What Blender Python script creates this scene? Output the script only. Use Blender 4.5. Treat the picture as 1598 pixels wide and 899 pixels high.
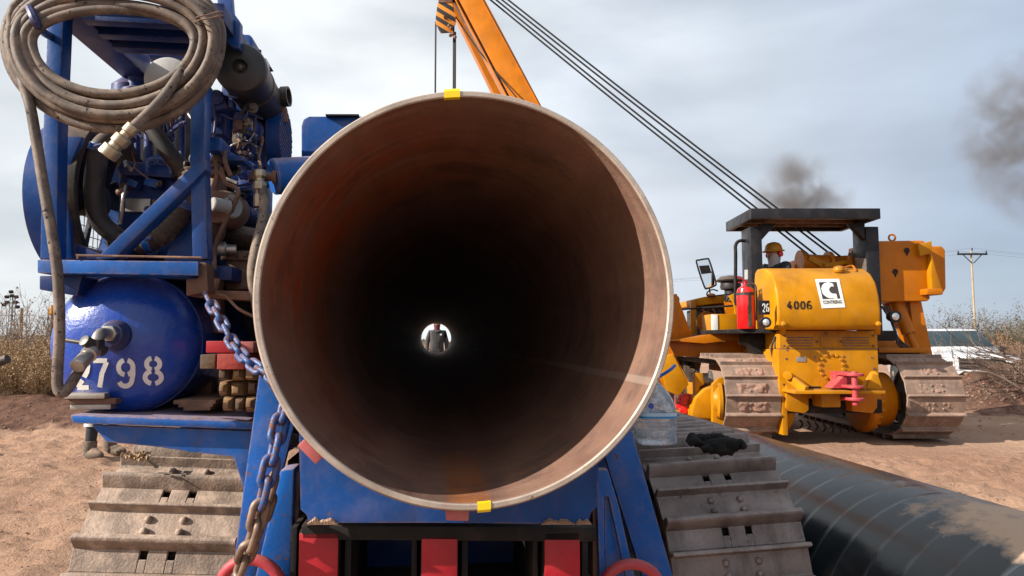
import bpy, bmesh, math, random
from mathutils import Vector, Matrix, noise, Euler
R = math.radians
rnd = random.Random(11)
V = Vector
scene = bpy.context.scene
COL = scene.collection
for o in list(bpy.data.objects): bpy.data.objects.remove(o)

# ------------------------------------------------------------------ camera
F = 1065.0; HX = 799.0; HY = 449.5
PITCH = math.atan(83.5 / F); CAMZ = 1.2
cd = bpy.data.cameras.new('camera'); cam = bpy.data.objects.new('camera', cd); COL.objects.link(cam)
cam.location = (0, 0, CAMZ); cam.rotation_euler = (R(90) + PITCH, 0, 0)
cd.sensor_width = 36; cd.lens = F / 1598 * 36; cd.clip_start = 0.05; cd.clip_end = 6000
scene.camera = cam
# ------------------------------------------------------------------ sun and sky
SUN_DIR = V((-0.85, -0.33, 0.50)).normalized()          # towards the sun: low, from the left and a little behind
SUN_ELEV = math.asin(SUN_DIR.z)
sd = bpy.data.lights.new('sun', 'SUN'); sd.energy = 5.0; sd.angle = R(0.55); sd.color = (1.0, 0.93, 0.83)
so = bpy.data.objects.new('sun', sd); COL.objects.link(so); so.location = (-20, -8, 20)
so.rotation_euler = (-SUN_DIR).to_track_quat('-Z', 'Y').to_euler()
w = bpy.data.worlds.new('World'); scene.world = w; w.use_nodes = True
nt = w.node_tree; nt.nodes.clear()
def N(nt, typ, **kw):
    n = nt.nodes.new(typ)
    for k, v in kw.items():
        if k.startswith('i_'):
            key = k[2:]
            key = int(key) if key.isdigit() else key.replace('_', ' ')
            n.inputs[key].default_value = v
        else: setattr(n, k, v)
    return n
def L(nt, a, b): nt.links.new(a, b)
sky = N(nt, 'ShaderNodeTexSky', sky_type='NISHITA', sun_disc=False, sun_elevation=SUN_ELEV,
        sun_rotation=math.atan2(SUN_DIR.x, SUN_DIR.y), air_density=1.0, dust_density=1.6, ozone_density=1.2)
tc = N(nt, 'ShaderNodeTexCoord')
mp = N(nt, 'ShaderNodeMapping'); mp.inputs['Scale'].default_value = (1.0, 1.0, 3.2)
L(nt, tc.outputs['Generated'], mp.inputs['Vector'])
n1 = N(nt, 'ShaderNodeTexNoise', i_Scale=1.35, i_Detail=6.0, i_Roughness=0.5, i_Distortion=0.35)
L(nt, mp.outputs[0], n1.inputs['Vector'])
r1 = N(nt, 'ShaderNodeMapRange', i_1=0.38, i_2=0.60, i_3=0.60, i_4=1.0); L(nt, n1.outputs[0], r1.inputs[0])
# the cloud deck: thin and bright where it is lit from behind, greyer and bluer to the right
sx = N(nt, 'ShaderNodeSeparateXYZ'); L(nt, tc.outputs['Generated'], sx.inputs[0])
rx = N(nt, 'ShaderNodeMapRange', i_1=-0.15, i_2=0.62, i_3=0.0, i_4=1.0); L(nt, sx.outputs[0], rx.inputs[0])
ccol = N(nt, 'ShaderNodeMix', data_type='RGBA'); L(nt, rx.outputs[0], ccol.inputs[0])
ccol.inputs[6].default_value = (8.3, 8.7, 8.95, 1); ccol.inputs[7].default_value = (3.35, 4.05, 5.2, 1)
n2 = N(nt, 'ShaderNodeTexNoise', i_Scale=3.4, i_Detail=5.0, i_Roughness=0.45)
L(nt, mp.outputs[0], n2.inputs['Vector'])
r2 = N(nt, 'ShaderNodeMapRange', i_1=0.3, i_2=0.7, i_3=0.84, i_4=1.12); L(nt, n2.outputs[0], r2.inputs[0])
cm = N(nt, 'ShaderNodeVectorMath', operation='SCALE'); L(nt, ccol.outputs[2], cm.inputs[0]); L(nt, r2.outputs[0], cm.inputs[3])
mx = N(nt, 'ShaderNodeMix', data_type='RGBA'); L(nt, r1.outputs[0], mx.inputs[0])
L(nt, sky.outputs[0], mx.inputs[6]); L(nt, cm.outputs[0], mx.inputs[7])
lx = N(nt, 'ShaderNodeMapRange', i_1=-0.72, i_2=-0.22, i_3=0.76, i_4=1.0); L(nt, sx.outputs[0], lx.inputs[0])
lm = N(nt, 'ShaderNodeVectorMath', operation='SCALE'); L(nt, mx.outputs[2], lm.inputs[0]); L(nt, lx.outputs[0], lm.inputs[3])
bg = N(nt, 'ShaderNodeBackground', i_Strength=0.076); L(nt, lm.outputs[0], bg.inputs[0])
wo = N(nt, 'ShaderNodeOutputWorld'); L(nt, bg.outputs[0], wo.inputs[0])
scene.view_settings.view_transform = 'Standard'; scene.view_settings.look = 'None'
scene.view_settings.exposure = 0.75; scene.view_settings.gamma = 1.0
scene.render.engine = 'CYCLES'
scene.cycles.use_denoising = True
scene.cycles.max_bounces = 8; scene.cycles.volume_bounces = 1; scene.cycles.transmission_bounces = 8
scene.cycles.transparent_max_bounces = 8

# ------------------------------------------------------------------ coordinates
CAMP = V((0, 0, CAMZ))
RX = V((1, 0, 0)); FW = V((0, math.cos(PITCH), math.sin(PITCH))); UP = V((0, -math.sin(PITCH), math.cos(PITCH)))
def ray(px, py): return RX * ((px - HX) / F) + UP * ((HY - py) / F) + FW
def P(px, py, y):
    d = ray(px, py); return CAMP + d * (y / d.y)
def PG(px, py, z=0.0):
    d = ray(px, py); return CAMP + d * ((z - CAMZ) / d.z)
YAW = math.atan2(799 - 677, F)
VDIR = V((-math.sin(YAW), math.cos(YAW), 0))
NEAR = P(735, 461.5, 1.243)
TB = Matrix.Translation(V((NEAR.x, NEAR.y, 0)) - VDIR * 1.243) @ Matrix.Rotation(YAW, 4, 'Z')   # frame of the pipe and the blue machine: u right, v along the pipe
TBI = TB.inverted(); TBR = TBI.to_3x3()
CB = TBI @ CAMP
def Q(px, py, v):                 # pixel -> point of the machine frame at distance v
    d = TBR @ ray(px, py); return CB + d * ((v - CB.y) / d.y)
I4 = Matrix.Identity(4)
WORLD = {}
def tag(o, label=None, cat=None, group=None, kind=None):
    if label: o['label'] = label
    if cat: o['category'] = cat
    if group: o['group'] = group
    if kind: o['kind'] = kind
    return o
def root(name, loc, rz=0.0, label=None, cat=None, group=None):
    o = bpy.data.objects.new(name, None); COL.objects.link(o); o.empty_display_size = 0.1
    m = Matrix.Translation(V(loc)) @ Matrix.Rotation(rz, 4, 'Z'); o.matrix_local = m; WORLD[o.name] = m
    return tag(o, label, cat, group)
def inst(name, mesh, parent, world):
    o = bpy.data.objects.new(name, mesh); COL.objects.link(o)
    if parent is not None:
        o.parent = parent; o.matrix_local = WORLD[parent.name].inverted() @ world
    else: o.matrix_local = world
    WORLD[o.name] = world.copy()
    return o
def copy_tree(o, parent=None, world=None):
    c = o.copy(); COL.objects.link(c)
    if parent is not None: c.parent = parent; c.matrix_local = o.matrix_local.copy(); WORLD[c.name] = WORLD[parent.name] @ c.matrix_local
    else: c.matrix_local = world; WORLD[c.name] = world
    for ch in list(o.children): copy_tree(ch, c)
    return c

def frame_of(d, up=V((0, 0, 1))):
    d = V(d).normalized(); up = V(up)
    if abs(d.dot(up)) > 0.98: up = V((0, 1, 0)) if abs(d.y) < .9 else V((1, 0, 0))
    x = d.cross(up).normalized(); z = x.cross(d).normalized()
    return x, d, z
def smooth_path(pts, res=6, closed=False):
    pts = [V(p) for p in pts]; n = len(pts); out = []
    rng = range(n if closed else n - 1)
    for i in rng:
        if closed: p0, p1, p2, p3 = pts[(i-1) % n], pts[i], pts[(i+1) % n], pts[(i+2) % n]
        else:
            p1, p2 = pts[i], pts[i+1]
            p0 = pts[i-1] if i else p1 * 2 - p2
            p3 = pts[i+2] if i + 2 < n else p2 * 2 - p1
        for k in range(res):
            t = k / res
            out.append(0.5 * ((2*p1) + (p2-p0)*t + (2*p0-5*p1+4*p2-p3)*t*t + (3*p1-p0-3*p2+p3)*t**3))
    if not closed: out.append(pts[-1])
    return out

class MB:
    def __init__(s): s.vs = []; s.fs = []; s.ms = []; s.mi = 0
    def add(s, verts, faces):
        b = len(s.vs); s.vs += [V(v) for v in verts]; s.fs += [[b + i for i in f] for f in faces]; s.ms += [s.mi] * len(faces); return s
    def hexa(s, p):                                   # 8 points: bottom 4, top 4
        return s.add(p, [(3,2,1,0), (4,5,6,7), (0,1,5,4), (1,2,6,5), (2,3,7,6), (3,0,4,7)])
    def box(s, c, sz, rot=None):
        c = V(c); x, y, z = sz[0]/2, sz[1]/2, sz[2]/2
        p = [V((-x,-y,-z)), V((x,-y,-z)), V((x,y,-z)), V((-x,y,-z)), V((-x,-y,z)), V((x,-y,z)), V((x,y,z)), V((-x,y,z))]
        if rot is not None: p = [rot @ q for q in p]
        return s.hexa([c + q for q in p])
    def span(s, a, b):                                # axis aligned box by two corners
        a, b = V(a), V(b); return s.box((a + b) / 2, (abs(b.x-a.x), abs(b.y-a.y), abs(b.z-a.z)))
    def bar(s, a, b, w, h, up=(0, 0, 1)):
        a, b = V(a), V(b); x, d, z = frame_of(b - a, up)
        p = []
        for sz in (-1, 1):
            for (e, sx) in ((a, -1), (a, 1), (b, 1), (b, -1)): p.append(e + x * (sx * w / 2) + z * (sz * h / 2))
        return s.hexa(p)
    def prism(s, pts, ext):
        pts = [V(p) for p in pts]; e = V(ext); n = len(pts)
        return s.add(pts + [p + e for p in pts], [list(range(n))[::-1], list(range(n, 2*n))] + [(i, (i+1) % n, n + (i+1) % n, n + i) for i in range(n)])
    def cyl(s, a, b, r, r2=None, n=20, caps=True):
        a, b = V(a), V(b); x, d, z = frame_of(b - a); r2 = r if r2 is None else r2
        A = [a + (x * math.cos(t) + z * math.sin(t)) * r for t in [2*math.pi*i/n for i in range(n)]]
        B = [b + (x * math.cos(t) + z * math.sin(t)) * r2 for t in [2*math.pi*i/n for i in range(n)]]
        f = [(i, (i+1) % n, n + (i+1) % n, n + i) for i in range(n)]
        if caps: f += [list(range(n))[::-1], list(range(n, 2*n))]
        return s.add(A + B, f)
    def lathe(s, a, d, prof, n=24, closed=False):     # prof: (radius, height along d)
        a = V(a); x, d, z = frame_of(d); vs = []; m = len(prof)
        for (r, h) in prof:
            for i in range(n):
                t = 2*math.pi*i/n; vs.append(a + d*h + (x*math.cos(t) + z*math.sin(t)) * max(r, 1e-4))
        f = []
        for k in range(m if closed else m-1):
            k2 = (k+1) % m
            for i in range(n): f.append((k*n+i, k*n+(i+1) % n, k2*n+(i+1) % n, k2*n+i))
        if not closed: f += [list(range(n))[::-1], list(range((m-1)*n, m*n))]
        return s.add(vs, f)
    def ring(s, a, b, ro, ri, n=32):
        h = (V(b)-V(a)).length
        return s.lathe(a, V(b)-V(a), [(ri, 0), (ro, 0), (ro, h), (ri, h)], n, closed=True)
    def tube(s, pts, r, n=10, closed=False, res=6, taper=None):
        P_ = smooth_path(pts, res, closed) if res > 1 else [V(p) for p in pts]
        m = len(P_); vs = []; prev = None
        for i, p in enumerate(P_):
            if closed: d = P_[(i+1) % m] - P_[i-1]
            else: d = P_[min(i+1, m-1)] - P_[max(i-1, 0)]
            if d.length < 1e-9: d = V((0, 0, 1))
            d.normalize()
            if prev is None: x, _, z = frame_of(d)
            else:
                x = prev - d * prev.dot(d)
                x = x.normalized() if x.length > 1e-6 else frame_of(d)[0]
                z = x.cross(d)
            prev = x
            rr = r if taper is None else r + (taper - r) * i / max(1, m-1)
            if callable(r): rr = r(i / max(1, m-1))
            for k in range(n):
                t = 2*math.pi*k/n; vs.append(p + (x*math.cos(t) + z*math.sin(t)) * rr)
        f = []
        for i in range(m if closed else m-1):
            j = (i+1) % m
            for k in range(n): f.append((i*n+k, i*n+(k+1) % n, j*n+(k+1) % n, j*n+k))
        if not closed: f += [list(range(n))[::-1], list(range((m-1)*n, m*n))]
        return s.add(vs, f)
    def torus(s, c, axis, Rr, r, n=32, k=8):
        c = V(c); x, d, z = frame_of(axis)
        return s.tube([c + (x*math.cos(2*math.pi*i/n) + z*math.sin(2*math.pi*i/n))*Rr for i in range(n)], r, k, True, 1)
    def ball(s, c, r, sc=(1, 1, 1), n=16, m=10, fn=None):
        c = V(c); vs = [c + V((0, 0, -r*sc[2]))]; f = []
        for j in range(1, m):
            a = -math.pi/2 + math.pi*j/m
            for i in range(n):
                t = 2*math.pi*i/n; q = V((math.cos(a)*math.cos(t)*sc[0], math.cos(a)*math.sin(t)*sc[1], math.sin(a)*sc[2])) * r
                vs.append(c + (q * fn(q) if fn else q))
        vs.append(c + V((0, 0, r*sc[2])))
        for i in range(n): f.append((0, 1+(i+1) % n, 1+i)); f.append((len(vs)-1, 1+(m-2)*n+i, 1+(m-2)*n+(i+1) % n))
        for j in range(m-2):
            for i in range(n): f.append((1+j*n+i, 1+j*n+(i+1) % n, 1+(j+1)*n+(i+1) % n, 1+(j+1)*n+i))
        return s.add(vs, f)
    def bolt(s, c, d, r=.01, h=.008):
        c = V(c); return s.cyl(c, c + V(d).normalized()*h, r, r*.9, 6)
    def mesh(s, name, mats, T=I4, bevel=0, seg=2, smooth=34, doubles=False):
        bm = bmesh.new(); bv = [bm.verts.new(T @ v) for v in s.vs]
        for f, mi in zip(s.fs, s.ms):
            try: bf = bm.faces.new([bv[i] for i in f]); bf.material_index = mi
            except ValueError: pass
        if doubles: bmesh.ops.remove_doubles(bm, verts=bm.verts, dist=1e-5)
        bmesh.ops.recalc_face_normals(bm, faces=bm.faces)
        if bevel:
            es = [e for e in bm.edges if len(e.link_faces) == 2 and e.calc_face_angle(0) > R(35)]
            if es: bmesh.ops.bevel(bm, geom=es, offset=bevel, segments=seg, affect='EDGES', clamp_overlap=True, profile=.6)
        me = bpy.data.meshes.new(name); bm.to_mesh(me); bm.free()
        for m in (mats if isinstance(mats, (list, tuple)) else [mats]): me.materials.append(m)
        for p in me.polygons: p.use_smooth = True
        me.set_sharp_from_angle(angle=R(smooth))
        return me
    def build(s, name, mats, parent=None, T=I4, bevel=0, seg=2, label=None, cat=None, group=None, kind=None, smooth=34, doubles=False):
        if parent is not None: Wm = WORLD[parent.name]
        else:
            pts = [T @ v for v in s.vs]; lo = V([min(p[i] for p in pts) for i in range(3)]); hi = V([max(p[i] for p in pts) for i in range(3)])
            Wm = Matrix.Translation(V(((lo.x+hi.x)/2, (lo.y+hi.y)/2, lo.z)))
        me = s.mesh(name, mats, Wm.inverted() @ T, bevel, seg, smooth, doubles)
        o = bpy.data.objects.new(name, me); COL.objects.link(o)
        if parent is not None: o.parent = parent
        else: o.matrix_local = Wm
        WORLD[o.name] = Wm.copy()
        return tag(o, label, cat, group, kind)

# ------------------------------------------------------------------ materials
DUST = (0.40, 0.255, 0.175)
def mat_new(name):
    m = bpy.data.materials.new(name); m.use_nodes = True; nt = m.node_tree; nt.nodes.clear()
    out = N(nt, 'ShaderNodeOutputMaterial'); b = N(nt, 'ShaderNodeBsdfPrincipled'); L(nt, b.outputs[0], out.inputs[0])
    return m, nt, b, out
def c4(c): return (c[0], c[1], c[2], 1)
def mixc(nt, fac, a, b):
    m = N(nt, 'ShaderNodeMix', data_type='RGBA')
    for sock, v in ((m.inputs[0], fac), (m.inputs[6], a), (m.inputs[7], b)):
        if isinstance(v, (int, float)): sock.default_value = v
        elif isinstance(v, tuple): sock.default_value = c4(v)
        else: L(nt, v, sock)
    return m.outputs[2]
def nz(nt, vec, scale, detail=5.0, rough=.55, lo=None, hi=None, a=0.0, b=1.0, dist=0.0):
    n = N(nt, 'ShaderNodeTexNoise', i_Scale=scale, i_Detail=detail, i_Roughness=rough, i_Distortion=dist)
    L(nt, vec, n.inputs['Vector'])
    if lo is None: return n.outputs[0]
    r = N(nt, 'ShaderNodeMapRange', i_1=lo, i_2=hi, i_3=a, i_4=b); L(nt, n.outputs[0], r.inputs[0]); return r.outputs[0]
def math_(nt, op, a, b=None, clamp=False):
    m = N(nt, 'ShaderNodeMath', operation=op, use_clamp=clamp)
    for i, v in enumerate((a, b)):
        if v is None: continue
        if isinstance(v, (int, float)): m.inputs[i].default_value = v
        else: L(nt, v, m.inputs[i])
    return m.outputs[0]
def paint(name, col, rough=.42, dust=.35, chips=.5, metal=0.0, bump=.15, scale=1.0, col2=None, rust=(.16, .065, .03), dustcol=DUST, coat=0.0, updust=.5, spec=.5, edge=0.0, edgecol=(.20, .12, .085), erad=.007, grime=0.0):
    m, nt, b, out = mat_new(name)
    g = N(nt, 'ShaderNodeNewGeometry'); vec = g.outputs['Position']
    var = nz(nt, vec, 5*scale, 4, .5, .3, .7)
    base = mixc(nt, var, tuple(c*.82 for c in col), col2 or tuple(min(1, c*1.14) for c in col))
    dn = nz(nt, vec, 9*scale, 9, .66, .48, .74)
    dn2 = nz(nt, vec, 55*scale, 5, .6, .35, .75)
    sx = N(nt, 'ShaderNodeSeparateXYZ'); L(nt, g.outputs['Normal'], sx.inputs[0])
    up = N(nt, 'ShaderNodeMapRange', i_1=.45, i_2=1.0, i_3=0.0, i_4=updust); L(nt, sx.outputs[2], up.inputs[0])
    dm = math_(nt, 'MULTIPLY', math_(nt, 'ADD', dn, .06), dust)
    dm = math_(nt, 'ADD', dm, math_(nt, 'MULTIPLY', up.outputs[0], math_(nt, 'ADD', dn2, .45)), True)
    col_d = mixc(nt, dm, base, dustcol)
    ch = nz(nt, vec, 26*scale, 8, .72, .70 - .06*chips, .73 - .06*chips)
    chm = math_(nt, 'MULTIPLY', ch, 1.0 if chips > 0 else 0.0)
    col_f = mixc(nt, chm, col_d, rust)
    if grime:
        gm = N(nt, 'ShaderNodeMapping'); gm.inputs['Scale'].default_value = (6*scale, 6*scale, 1.3*scale); L(nt, vec, gm.inputs['Vector'])
        col_f = mixc(nt, math_(nt, 'MULTIPLY', nz(nt, gm.outputs[0], 1.0, 7, .7, .50, .72), grime), col_f, (.045, .030, .024))
    if edge:
        bv = N(nt, 'ShaderNodeBevel', samples=4, i_Radius=erad)
        dt = N(nt, 'ShaderNodeVectorMath', operation='DOT_PRODUCT'); L(nt, bv.outputs[0], dt.inputs[0]); L(nt, g.outputs['Normal'], dt.inputs[1])
        em = N(nt, 'ShaderNodeMapRange', i_1=.995, i_2=.93, i_3=0.0, i_4=1.0); L(nt, dt.outputs['Value'], em.inputs[0])
        en = nz(nt, vec, 38*scale, 6, .7, .42, .58)
        col_f = mixc(nt, math_(nt, 'MULTIPLY', math_(nt, 'MULTIPLY', em.outputs[0], en), edge), col_f, edgecol)
    L(nt, col_f, b.inputs['Base Color'])
    rr = math_(nt, 'ADD', math_(nt, 'MULTIPLY', math_(nt, 'MAXIMUM', dm, chm), .45), rough)
    rr = math_(nt, 'ADD', rr, nz(nt, vec, 14*scale, 4, .5, .3, .7, -.07, .09), True)
    L(nt, rr, b.inputs['Roughness']); b.inputs['Metallic'].default_value = metal
    b.inputs['Specular IOR Level'].default_value = spec
    if coat: b.inputs['Coat Weight'].default_value = coat; b.inputs['Coat Roughness'].default_value = .15
    if bump:
        bp = N(nt, 'ShaderNodeBump', i_Strength=bump, i_Distance=.004)
        h = math_(nt, 'ADD', nz(nt, vec, 90*scale, 6, .6), math_(nt, 'MULTIPLY', nz(nt, vec, 7*scale, 3, .5), 2.5))
        h = math_(nt, 'SUBTRACT', h, math_(nt, 'MULTIPLY', chm, .5))
        L(nt, h, bp.inputs['Height']); L(nt, bp.outputs[0], b.inputs['Normal'])
    return m
def flat(name, col, rough=.5, metal=0, **kw):
    m, nt, b, out = mat_new(name); b.inputs['Base Color'].default_value = c4(col); b.inputs['Roughness'].default_value = rough; b.inputs['Metallic'].default_value = metal
    for k, v in kw.items(): b.inputs[k.replace('_', ' ')].default_value = v
    return m
M = {}
M['blue'] = paint('blue_paint', (.002, .062, .26), .36, .14, .6, updust=.40, spec=.3, edge=.75, grime=.5)
M['blue_worn'] = paint('worn_blue_paint', (.006, .104, .40), .36, .20, 1.1, updust=.70, scale=1.4, spec=.3, edge=.95, grime=.5, edgecol=(.30, .20, .15))
M['navy'] = paint('dark_blue_enamel', (.001, .026, .13), .38, .10, .3, updust=.25, spec=.3, edge=.6, grime=.4)
M['tank'] = paint('gloss_blue_tank_paint', (.002, .050, .35), .25, .09, .25, grime=.35, updust=.25, spec=.5, coat=.15, bump=.35)
M['blue_block'] = paint('engine_blue_paint', (.002, .038, .19), .40, .20, .9, updust=.4, scale=1.6, spec=.3, edge=.8, grime=.7)
M['yellow'] = paint('yellow_machine_paint', (.47, .185, .0), .38, .10, .45, col2=(.54, .225, .0), updust=.18, spec=.2, scale=.7, edge=.45, erad=.012, grime=.30)
M['orange'] = paint('orange_machine_paint', (.48, .145, .0), .38, .06, .35, updust=.15, spec=.25, scale=.7, edge=.45, erad=.012, grime=.30)
M['ropsgrey'] = paint('dark_grey_frame_paint', (.010, .011, .015), .42, .06, .1, updust=.12, scale=.6, spec=.3, edge=.3, erad=.01)
M['black'] = paint('black_paint', (.007, .007, .008), .6, .08, .1, updust=.10, spec=.25)
M['rubber'] = paint('black_rubber', (.016, .015, .015), .6, .30, 0, updust=.4)
M['hose'] = paint('dusty_hose_rubber', (.070, .050, .040), .62, .75, 1.7, updust=.4, scale=2.4, col2=(.13, .095, .075), rust=(.012, .010, .010), dustcol=(.36, .27, .205))
M['hose2'] = paint('ribbed_hose_rubber', (.055, .038, .028), .7, .6, .2, updust=.5, scale=2)
M['redpaint'] = paint('red_paint', (.38, .004, .014), .5, .06, .4, updust=.4, scale=1.5)
M['pink'] = paint('faded_red_paint', (.42, .10, .10), .6, .35, .8, updust=.4, scale=2)
M['pinkred'] = paint('worn_red_hitch_paint', (.42, .035, .05), .5, .2, .5, updust=.3)
M['shoe'] = paint('muddy_track_steel', (.155, .108, .080), .52, .85, .5, metal=.0, bump=.6, updust=.45, scale=1.6, col2=(.27, .19, .14), dustcol=(.58, .43, .33), grime=.75, edge=.6, edgecol=(.30, .25, .22), rust=(.05, .035, .03))
M['shoe_grey'] = paint('worn_track_steel', (.165, .125, .11), .46, .40, .6, metal=.25, bump=.6, updust=.20, scale=1.6, col2=(.30, .24, .22), dustcol=(.38, .29, .24), rust=(.035, .027, .024), grime=.6, edge=.8, edgecol=(.36, .32, .30))
M['shoe_yard'] = paint('dusty_track_steel', (.17, .115, .09), .6, .7, .4, bump=.5, updust=.5, scale=1.0, col2=(.24, .165, .125), dustcol=(.42, .265, .19), grime=.4, edge=.6, erad=.012, edgecol=(.40, .30, .24))
M['chainblk'] = paint('greasy_track_chain', (.022, .017, .014), .6, .3, .2, updust=.3)
M['steel'] = paint('bare_steel', (.42, .40, .37), .38, .25, .3, metal=.8, updust=.3, scale=3)
M['brass'] = paint('brass_fitting', (.40, .34, .25), .42, .45, .3, metal=.8, updust=.2, scale=3)
M['rustbrown'] = paint('rusty_greasy_iron', (.095, .043, .026), .6, .6, 1.0, updust=.4, scale=1.6, col2=(.17, .075, .045))
M['chain'] = paint('rusty_chain_steel', (.18, .115, .085), .5, .35, .8, metal=.4, updust=.4, scale=4, col2=(.30, .21, .16))
M['chainblue'] = paint('blue_painted_chain', (.002, .065, .24), .42, .20, 3.0, updust=.4, scale=4)
M['cable'] = flat('wire_rope', (.018, .018, .020), .6, .3)
M['white'] = paint('white_car_paint', (.60, .61, .63), .2, .06, 0, updust=.15, coat=.5, scale=.4)
M['stencil'] = paint('white_stencil_paint', (.72, .72, .70), .5, .12, .5, updust=.1, scale=2)
M['glassdark'] = flat('car_glass', (.02, .035, .04), .05, 0)
M['glasslamp'] = flat('lamp_glass', (.75, .78, .78), .12, .6)
M['chrome'] = flat('chrome', (.7, .7, .7), .15, 1.0)
M['mirror'] = flat('mirror_glass', (.8, .83, .85), .03, 1.0)
M['tire'] = flat('tyre_rubber', (.02, .02, .02), .8)
M['redgloss'] = paint('gloss_red_extinguisher', (.62, .008, .010), .22, .04, 0, coat=.4, updust=.1)
M['yellowtape'] = flat('yellow_tape', (.85, .62, .01), .45)
M['plasticblk'] = paint('black_plastic_housing', (.020, .020, .021), .45, .12, 0, updust=.25)
M['greydisc'] = paint('pale_grey_plate', (.36, .35, .33), .5, .2, .1, updust=.1)
M['label'] = flat('paper_label', (.72, .72, .70), .55)
M['cloth'] = flat('black_cloth', (.006, .006, .007), .95)
M['pole'] = paint('weathered_pole_wood', (.34, .27, .17), .8, .2, 0, updust=0, scale=.5)
M['green'] = flat('green_paint_mark', (.02, .22, .06), .6)
M['redmark'] = flat('red_paint_mark', (.45, .03, .03), .6)
M['skin'] = flat('skin', (.36, .19, .13), .55)
M['jacket'] = paint('dark_grey_work_jacket', (.050, .052, .056), .85, .1, 0, updust=.05, scale=3)
M['navycloth'] = paint('navy_work_cloth', (.022, .026, .036), .9, .1, 0, updust=.05, scale=3)
M['boot'] = paint('dusty_work_boot', (.10, .075, .055), .8, .7, 0, updust=.5, scale=3)
M['reflect'] = flat('reflective_tape', (.62, .63, .60), .4)
M['helmet'] = paint('yellow_hard_hat', (.52, .24, .02), .35, .15, 0, updust=.1, scale=3)
M['helmetred'] = paint('red_brown_hard_hat', (.30, .04, .03), .35, .1, 0, updust=.1)
M['scarf'] = flat('dark_red_neck_gaiter', (.12, .03, .045), .9)
M['scarfgrey'] = flat('pale_grey_hood', (.42, .41, .43), .9)
M['bark'] = paint('dry_branch_bark', (.115, .075, .055), .9, .3, 0, updust=.2, scale=2, bump=0)
M['twig'] = flat('grey_twig', (.20, .145, .11), .9)
M['straw'] = flat('dry_straw', (.33, .22, .12), .9)
M['straw2'] = flat('brown_dry_stalk', (.22, .125, .07), .9)
M['leafg'] = flat('dusty_olive_leaf', (.075, .07, .035), .8)
M['bolt'] = paint('bolt_steel', (.11, .085, .07), .5, .3, .2, metal=.5, updust=.3)

def wood_mat(name, col, col2):
    m, nt, b, out = mat_new(name); tc = N(nt, 'ShaderNodeTexCoord')
    wv = N(nt, 'ShaderNodeTexWave', wave_type='RINGS', i_Scale=18.0, i_Distortion=3.0, i_Detail=4.0); L(nt, tc.outputs['Object'], wv.inputs[0])
    n = nz(nt, tc.outputs['Object'], 40, 5, .6, .3, .75)
    c = mixc(nt, wv.outputs[1], col, col2); c = mixc(nt, math_(nt, 'MULTIPLY', n, .45), c, tuple(x*.45 for x in col))
    L(nt, c, b.inputs[0]); b.inputs['Roughness'].default_value = .75
    bp = N(nt, 'ShaderNodeBump', i_Strength=.4, i_Distance=.003); L(nt, n, bp.inputs['Height']); L(nt, bp.outputs[0], b.inputs['Normal'])
    return m
M['wood'] = wood_mat('sawn_timber', (.33, .20, .095), (.22, .12, .055))
M['wooddark'] = wood_mat('weathered_timber', (.17, .10, .055), (.10, .06, .035))
M['woodred'] = wood_mat('red_painted_timber', (.45, .055, .04), (.34, .045, .03))

def ground_mat():
    m, nt, b, out = mat_new('dry_reddish_sand'); g = N(nt, 'ShaderNodeNewGeometry'); vec = g.outputs['Position']
    a = nz(nt, vec, .55, 6, .55, .35, .68)
    base = mixc(nt, a, (.31, .18, .118), (.42, .265, .18))
    s = nz(nt, vec, 11, 8, .7, .5, .72)
    base = mixc(nt, math_(nt, 'MULTIPLY', s, .35), base, (.47, .32, .23))
    d = nz(nt, vec, 34, 6, .75, .60, .72)
    base = mixc(nt, math_(nt, 'MULTIPLY', d, .55), base, (.20, .11, .075))
    def soil_shade(cx, cy, rx_, ry_):
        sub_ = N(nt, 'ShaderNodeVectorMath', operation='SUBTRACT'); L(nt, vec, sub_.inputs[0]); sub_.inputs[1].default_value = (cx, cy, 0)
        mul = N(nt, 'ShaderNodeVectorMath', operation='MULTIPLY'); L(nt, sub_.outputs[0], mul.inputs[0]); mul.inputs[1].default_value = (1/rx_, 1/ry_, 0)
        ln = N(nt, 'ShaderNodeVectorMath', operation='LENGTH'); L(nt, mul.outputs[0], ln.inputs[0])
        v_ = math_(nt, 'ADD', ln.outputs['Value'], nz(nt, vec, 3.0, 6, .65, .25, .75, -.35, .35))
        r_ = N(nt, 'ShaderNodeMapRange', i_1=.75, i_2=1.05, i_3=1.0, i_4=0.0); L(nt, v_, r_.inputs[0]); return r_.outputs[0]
    dk = math_(nt, 'MAXIMUM', soil_shade(9.0, 12.4, 2.5, 2.0), soil_shade(-7.4, 10.0, 2.9, 1.1))  # right mound: shade painted as darker earth; left berm: its own dark soil
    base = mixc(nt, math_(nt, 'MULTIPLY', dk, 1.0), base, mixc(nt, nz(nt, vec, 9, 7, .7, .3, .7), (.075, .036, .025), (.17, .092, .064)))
    big = nz(nt, vec, .16, 4, .5, .5, .62)
    base = mixc(nt, math_(nt, 'MULTIPLY', big, .3), base, (.28, .155, .10))
    L(nt, base, b.inputs[0]); b.inputs['Roughness'].default_value = .95; b.inputs['Specular IOR Level'].default_value = .15
    bp = N(nt, 'ShaderNodeBump', i_Strength=1.0, i_Distance=.045)
    h = math_(nt, 'ADD', nz(nt, vec, 9, 9, .66), math_(nt, 'MULTIPLY', nz(nt, vec, 60, 5, .7), .25))
    L(nt, h, bp.inputs['Height']); L(nt, bp.outputs[0], b.inputs['Normal'])
    return m
M['ground'] = ground_mat()
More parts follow.
